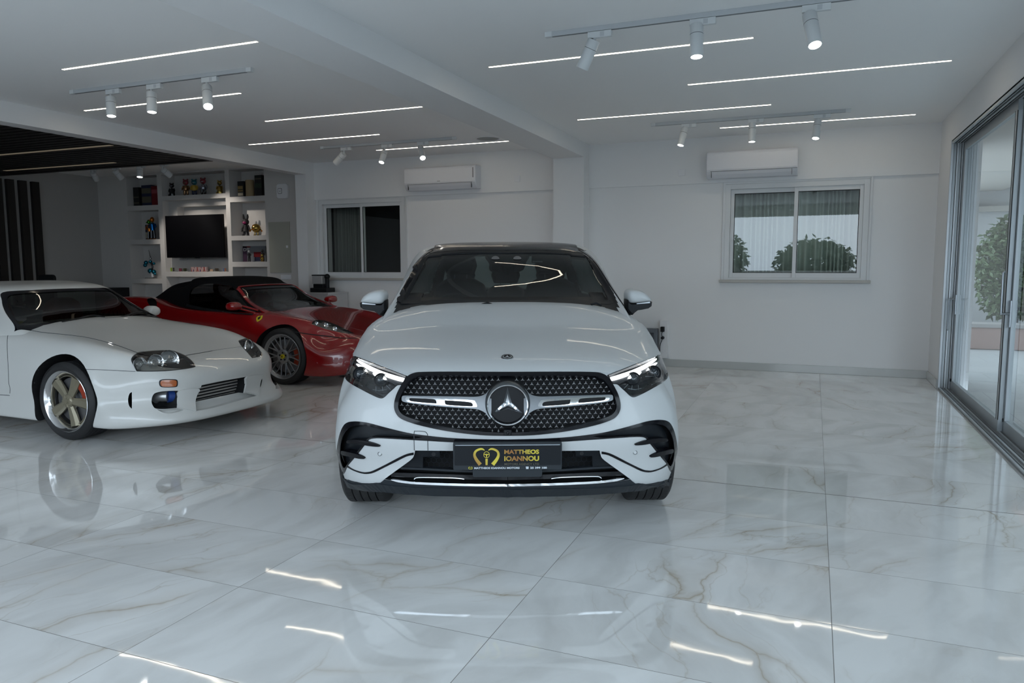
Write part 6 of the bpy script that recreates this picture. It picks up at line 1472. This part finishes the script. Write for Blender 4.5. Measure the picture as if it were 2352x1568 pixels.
figure(447, 445, 410, 2.66, 'multicoloured toy bear with a teal ear in the middle of the row', (TLT, YLT, NAVY, SVT), grp=tb_)
figure(467.5, 443, 407, 2.66, 'silver toy bear with a dark red head above the television', (RDT, SVT, BK, SVT), grp=tb_)
figure(505, 442, 413, 2.66, 'round gold toy cat figure at the right end above the television', (GDT, GDT, GDT, OL), seated=True, grp=tb_)
figure(352, 549, 497, 1.89, 'tall figure in a metallic blue shirt with an orange head', (ORT, BLT, BK, ORT), 'person')
figure(344.5, 549, 503, 1.89, 'slim figure with a metallic green head behind the blue shirted one', (GNT, ORT, BK, ORT), 'person', y=WY+.15)
figure(565.5, 538, 490, 1.92, 'black long-eared rabbit figure with a magenta muzzle', (MBK, MBK, MBK, MGT), 'rabbit')
figure(589, 538, 512.5, 1.92, 'round gold ball figure with hands and feet', (GDT, GDT, GDT, ORT), 'ball')
# abstract balancing figure: blue and chrome balloons
P = at(346, 636, y=WY+.10); z = 1.165; t = empty('balloon_sculpture', (P[0], WY+.12, z), 0, 'metallic blue and chrome balloon sculpture on the lower left shelf', 'sculpture')
def bp(px, py): q = at(px-2.5, py, y=WY+.12); return (q[0]-P[0], 0, q[2]-z)
MB().box(-.12, -.05, 0, .10, .05, .02).obj('base', CHROME, t, bevel=.006); TB = foil('teal_foil', (.01, .17, .25), .15, .85); WB = mat('white_gloss_toy', (.6, .6, .6), .2)
for a, r in (((338, 603), .040), ((336, 609), .036), ((348, 601), .032), ((356, 605), .026)): MB().sphere(bp(*a), r, 14, 10).obj('balloon', TB, t)
for a, r in (((348, 622), .050), ((356, 624), .042), ((358.5, 629), .022)): MB().sphere(bp(*a), r, 14, 10).obj('balloon', TB, t)
MB().tube([bp(350, 603), bp(353, 612), bp(352, 620)], .016, 10).obj('balloon', BK, t); MB().tube([bp(344, 574), bp(347, 586), bp(350, 596)], .012, 8, rs=[.004, .008, .014]).obj('balloon', CHROME, t)
MB().sphere(bp(348, 593), .022, 12, 8).obj('balloon', CHROME, t); MB().tube([bp(352, 625), bp(353, 636)], .03, 10).obj('balloon', WB, t)
# magazine, helmet-like toys on the lower right shelf
z = 1.47; x0, x1 = at(559, 600, y=WY+.2)[0], at(611, 600, y=WY+.2)[0]; zt = at(585, 565, y=WY+.2)[2]
mg = tag(MB().box(x0, WY+.2, z, x1, WY+.215, zt).obj('magazine', mat('magazine_cover', (.16, .17, .19), .4)), 'magazine with a dark picture cover standing on the lower right shelf', 'magazine')
w_ = x1-x0; h = zt-z; f_ = lambda a, b, c, d, m, n: MB().box(x0+a*w_, WY+.197, z+b*h, x0+c*w_, WY+.2005, z+d*h).obj(n, m, mg)
f_(0, 0, .18, 1, mat('dark_violet_print', (.05, .02, .05), .5), 'cover_print'); f_(.02, .92, .34, 1, DRED, 'cover_print'); f_(.52, .05, .86, .3, NAVY, 'cover_print'); f_(.48, .30, .80, .62, DRED, 'cover_print')
text('DT', w_*.27, h*.2, x0+.03*w_, z+.68*h, WY+.196, mat('print_light', (.45, .45, .45), .5), mg, .03)
figure(573, 601, 574, 1.47, 'small black and white toy in front of the magazine', (mat('white_toy', (.5, .5, .5), .3), MBK, MBK, MBK), 'person', y=WY+.12)
figure(604, 601, 572, 1.47, 'black toy with gold trim at the right end of the magazine shelf', (MBK, MBK, MBK, GDT), 'person', y=WY+.12)
figure(602, 601, 583, 1.47, 'little gold figure in front of the black toy', (GDT, GDT, GDT, GDT), 'bear', y=WY+.06)
# small cards on the ledge under the television
LED_Z = 1.295
for px0, px1, pyt, m, lb in ((391.5, 394.5, 614.5, mat('card_green', (.22, .34, .03), .5), 'narrow green card at the left end of the ledge'), (397, 399.5, 614.5, mat('card_dark', (.03, .03, .02), .5), 'narrow dark card beside the green card'), (411, 416.5, 616, mat('card_maroon', (.16, .03, .05), .5), 'small maroon card left of the dark green one'), (421.5, 427.5, 616, mat('card_dark_green', (.03, .035, .015), .5), 'small dark green card left of the striped box'),
                        (482, 489, 618, mat('card_tan', (.36, .25, .17), .5), 'small tan card right of the striped box'), (494, 501, 616, mat('card_brown', (.04, .03, .02), .5), 'small dark brown card on the ledge'), (512, 514, 615.5, mat('card_blue', (.10, .14, .26), .5), 'thin blue card at the right end of the ledge'), (516, 518.5, 616, mat('card_rust', (.26, .10, .06), .5), 'thin rust card at the right end of the ledge')):
    a, b = at(px0, 620, y=WY+.05), at(px1, 620, y=WY+.05); zt = at(px0, pyt, y=WY+.05)[2]
    o = tag(MB().box(a[0], WY+.05, LED_Z, b[0], WY+.062, zt).obj('card', m), lb, 'card', 'small cards under the television')
    MB().box(a[0]-.012, WY+.045, LED_Z, b[0]+.03, WY+.09, LED_Z+.006).obj('card_stand', mat('clear_plastic', (.5, .52, .5), .1), o)
a, b = at(439, 620, y=WY+.04), at(474, 620, y=WY+.04); zt = at(455, 613, y=WY+.04)[2]
sb_ = tag(MB().box(a[0], WY+.04, LED_Z, b[0], WY+.09, zt).obj('gift_box', mat('striped_base', (.45, .33, .32), .5)), 'box with a colourful angular stripe pattern under the television', 'box')
rnd = random.Random(4)
for i in range(9):
    u = i/9; w_ = (b[0]-a[0]); xa = a[0]+u*w_; sl = .03*(1 if i % 2 else -1); c = [(.30, .06, .07), (.05, .03, .12), (.50, .30, .26), (.28, .10, .05)][i % 4]
    xs = [max(a[0], min(b[0], v)) for v in (xa, xa+.022, xa+.022+sl, xa+sl)]
    MB().prism([(xs[0], LED_Z+.003), (xs[1], LED_Z+.003), (xs[2], zt-.003), (xs[3], zt-.003)], .001, c=WY+.0388-.0002*i).obj('stripe', mat('stripe_%d' % (i % 4), c, .5), sb_)

# ------------------------------------------------------------------ sliding glass doors on the right
X0 = RX+.0
fr = MB()
ALD = mat('door_frame_grey', (.20, .215, .225), .4, .3); ALM = mat('door_frame_mid', (.42, .45, .47), .35, .3)
dr = struct(MB().box(RX+.002, DY0, -.02, RX+.21, DY1, .012).obj('door_1', ALD))
def rail(x0, x1, z0, z1, m, n): return MB().box(x0, DY0, z0, x1, DY1-.002, z1).obj(n, m, dr)
for i, (x, m) in enumerate(((.004, ALM), (.034, ALD), (.062, ALM), (.092, ALD), (.120, ALM), (.150, ALD))):
    rail(RX+x, RX+x+(.016 if i % 2 == 0 else .010), .0, .024 if i % 2 == 0 else .018, m, 'floor_track')
    rail(RX+x, RX+x+(.016 if i % 2 == 0 else .010), DZ-.035, DZ, m, 'head_track')
rail(RX+.004, RX+.21, DZ-.012, DZ+.0, ALD, 'head_frame')
for i, (a, b, m) in enumerate(((.0, .022, ALUL), (.026, .050, ALM), (.056, .070, ALUL), (.073, .096, ALM), (.102, .112, ALUL), (.114, .140, ALD), (.144, .21, ALM))):
    MB().box(RX+a, DY1-.05+.006*(i % 2), .0, RX+b, DY1, DZ).obj('jamb_profile', m, dr)
MB().box(RX+.001, DY1-.03, 0, RX+.21, DY1-.001, DZ).obj('jamb_back', VOID, dr)
DGL = glass('door_glass', (.86, .90, .90), 1.5)
def panel(n, y0, y1, x, st0, st1, hy, up, lab):
    """sliding leaf in the plane x..x+.035 between y0 and y1"""
    t = struct(MB().box(x, y0, .018, x+.035, y1, .115).box(x, y0, DZ-.115, x+.035, y1, DZ-.03).box(x, y0, .115, x+.035, y0+st0, DZ-.115).box(x, y1-st1, .115, x+.035, y1, DZ-.115).obj('door_%d' % n, ALM, bevel=.002))
    MB().box(x+.014, y0+st0, .115, x+.020, y1-st1, DZ-.115).obj('pane', DGL, t)
    MB().box(x-.0015, y0+st0-.003, .113, x+.002, y0+st0+.004, DZ-.113).obj('gasket', VOID, t)
    MB().box(x-.003, y0-.008, .118, x+.002, y0+.001, DZ-.118).obj('seal', VOID, t)
    MB().box(x-.010, y1-.035 if n != 3 else y1-.04, .10, x+.002, y1-.004, .13).obj('roller_cap', BLACKP, t)
    if hy:
        yh, zc = hy
        MB().box(x-.012, yh-.014, zc-.14, x, yh+.014, zc+.14).obj('handle_plate', CHROME, t, bevel=.003)
        s_ = -1 if not up else 1
        MB().tube(crv([(x-.01, yh, zc+.05*(-s_)), (x-.05, yh, zc+.05*(-s_)), (x-.062, yh, zc+.05*(-s_)+s_*.012), (x-.062, yh, zc+s_*.34), (x-.055, yh, zc+s_*.355)], 3, False), .010, 10).obj('door_handle', CHROME, t)
    return t
panel(2, 7.13, 9.44, RX+.118, .07, .09, None, True, '')
panel(3, 4.6, 7.17, RX+.122+.037, .07, .075, None, True, '')
# handles as seen: one on the far jamb stile, one on the meeting stile
def handle(yh, zt, zb, x, up, parent):
    MB().box(x-.012, yh-.014, zb, x, yh+.014, zt).obj('handle_plate', SATIN, parent, bevel=.003)
P_a, P_b = bpy.data.objects['door_2'], bpy.data.objects['door_3']
for par, yh, up, x, zc in ((P_a, 9.36, False, RX+.118, .98), (P_b, 7.10, True, RX+.159, 1.02)):
    MB().box(x-.014, yh-.015, zc-.13, x, yh+.015, zc+.09).obj('handle_plate', SATIN, par, bevel=.003); s_ = 1 if up else -1; z0 = zc-.02 if up else zc+.04
    MB().tube([(x-.01, yh, z0), (x-.075, yh, z0)], .010, 10).obj('door_handle', SATIN, par); MB().tube([(x-.072, yh, z0-s_*.008), (x-.075, yh, z0+s_*.33), (x-.062, yh, z0+s_*.345)], .009, 10).obj('handle_bar', SATIN, par)
for n, y0, y1 in ((4, 2.1, 4.64), (5, -.4, 2.14)): panel(n, y0, y1, RX+.118+(.037 if n % 2 else 0), .07, .075, None, True, '')

# ------------------------------------------------------------------ outside
def ext_floor():
    m = bpy.data.materials.new('terrace_paving'); m.use_nodes = True; n = m.node_tree; b = n.nodes['Principled BSDF']
    br = n.nodes.new('ShaderNodeTexBrick'); br.inputs['Color1'].default_value = (.34, .355, .355, 1); br.inputs['Color2'].default_value = (.30, .315, .315, 1); br.inputs['Mortar'].default_value = (.22, .23, .23, 1)
    br.inputs['Scale'].default_value = 1; br.inputs['Brick Width'].default_value = .6; br.inputs['Row Height'].default_value = .6; br.inputs['Mortar Size'].default_value = .005
    g = n.nodes.new('ShaderNodeNewGeometry'); n.links.new(g.outputs['Position'], br.inputs['Vector']); n.links.new(br.outputs['Color'], b.inputs['Base Color']); b.inputs['Roughness'].default_value = .6; return m
EXF = ext_floor()
tag(MB().box(RX+.31, -7, -.12, 40, 40, -.03).obj('terrace', EXF), 'pale paved terrace outside the sliding doors', 'paving')
tag(MB().box(-40, -7, -.12, RX+.30, FY-.12, -.0).obj('forecourt', EXF), 'pale paved forecourt in front of the open shop front', 'paving')
tag(MB().box(RX+.31, -6, 2.80, 3.3, 24, 2.95).obj('canopy', mat('eave_grey', (.34, .33, .30), .7)), 'flat canopy roof over the terrace outside the sliding doors', 'canopy')
bl = tag(MB().box(5.5, 2, -.025, 12, 30, 5.0).obj('building', mat('render_white', (.36, .37, .37), .8)), 'white rendered building beyond the sliding doors', 'building')
for y in (4, 9, 14): MB().box(5.46, y, .9, 5.5, y+1.4, 2.2).obj('window', mat('ext_window', (.05, .06, .07), .1), bl)
ew = tag(MB().box(RX+.35, 17, -.025, 5.45, 17.3, 3.9).obj('garden_wall', mat('render_grey', (.40, .41, .41), .8)), 'pale rendered wall closing the terrace behind the leafy plant', 'wall')
MB().box(RX+.35, 16.6, 2.85, 5.4, 17, 3.1).obj('beam', mat('eave_grey', (.34, .33, .30), .7), ew); MB().box(RX+.35, 16.85, 2.4, 5.4, 17, 2.5).obj('ledge', MATS['eave_grey'], ew)
tl = MB()
for k in range(20): tl.tube([(RX+.5+k*.2, 16.0, 3.12), (RX+.5+k*.2, 17.2, 3.75)], .085, 8)
tag(tl.obj('tiled_roof', mat('roof_tile', (.30, .20, .16), .7)), 'strip of reddish roof tiles above the wall at the end of the terrace', 'roof')
LEAF = mat('climber_leaf', (.07, .11, .045), .6)
def shrub(name, c, size, n, label, leaf=.10, m=LEAF, seed=1, stem=True, shape=None):
    rnd = random.Random(seed); t = empty(name, (c[0], c[1], c[2]), 0, label, 'plant'); mb = MB()
    for i in range(n):
        while True:
            p = Vector((rnd.uniform(-1, 1), rnd.uniform(-1, 1), rnd.uniform(-1, 1)))
            if .3 < p.length < 1: break
        p = Vector((p[0]*size[0], p[1]*size[1], max(.5, size[2]*(1+p[2])+.3))); d = Vector((rnd.uniform(-1, 1), rnd.uniform(-1, 1), rnd.uniform(-1.0, .3))).normalized(); s_ = d.cross(Vector((rnd.random(), rnd.random(), 1))).normalized()*leaf*.28; L = leaf*rnd.uniform(.7, 1.3)
        mid = p+d*L*.5; mb.add([p, mid+s_+Vector((0, 0, .01)), p+d*L, mid-s_+Vector((0, 0, .01))], [(0, 1, 2, 3)])
    mb.obj('foliage', m, t)
    if stem:
        for k in range(3): MB().tube([(0, 0, 0), (size[0]*.3*math.sin(k*2), size[1]*.3*math.cos(k*2), size[2]*1.2)], .03, 6).obj('stem', mat('bark', (.10, .075, .05), .8), t)
    return t
shrub('climbing_plant', (3.25, 15.3, .0), (.62, .55, 1.0), 4200, 'tall leafy green plant seen through the sliding door glass', .12, seed=2)
pt = tag(MB().box(2.3, 14.4, -.025, 4.6, 14.85, .34).obj('planter', mat('terracotta', (.34, .24, .21), .7), bevel=.01), 'long low terracotta planter in front of the leafy plant on the terrace', 'planter')
MB().box(2.28, 14.38, .34, 4.62, 14.87, .40).obj('rim', mat('planter_rim', (.30, .29, .28), .7), pt)
# the view opposite the shop front, seen only as reflections: hedge, trees and hillside houses
TREE = mat('tree_leaf', (.035, .05, .03), .8)
rnd = random.Random(9)
for i in range(11):
    x = -26+i*5.2; s_ = rnd.uniform(.8, 1.0)
    shrub('tree', (x, -19, .02), (2.3*s_, 1.5*s_, 1.7*s_*rnd.uniform(.7, 1.1)), 2600, 'dark tree across the street from the showroom', .32, TREE, seed=20+i)['group'] = 'street trees'
tag(MB().box(-40, -30, -.12, 40, -7.01, .012).obj('street', mat('asphalt', (.075, .08, .085), .85)), 'dark asphalt street in front of the showroom', 'street')
tag(MB().box(-30, -14.2, .012, 30, -13.8, 1.1).obj('street_parapet', mat('street_wall', (.30, .30, .29), .9)), 'low wall across the street', 'wall')
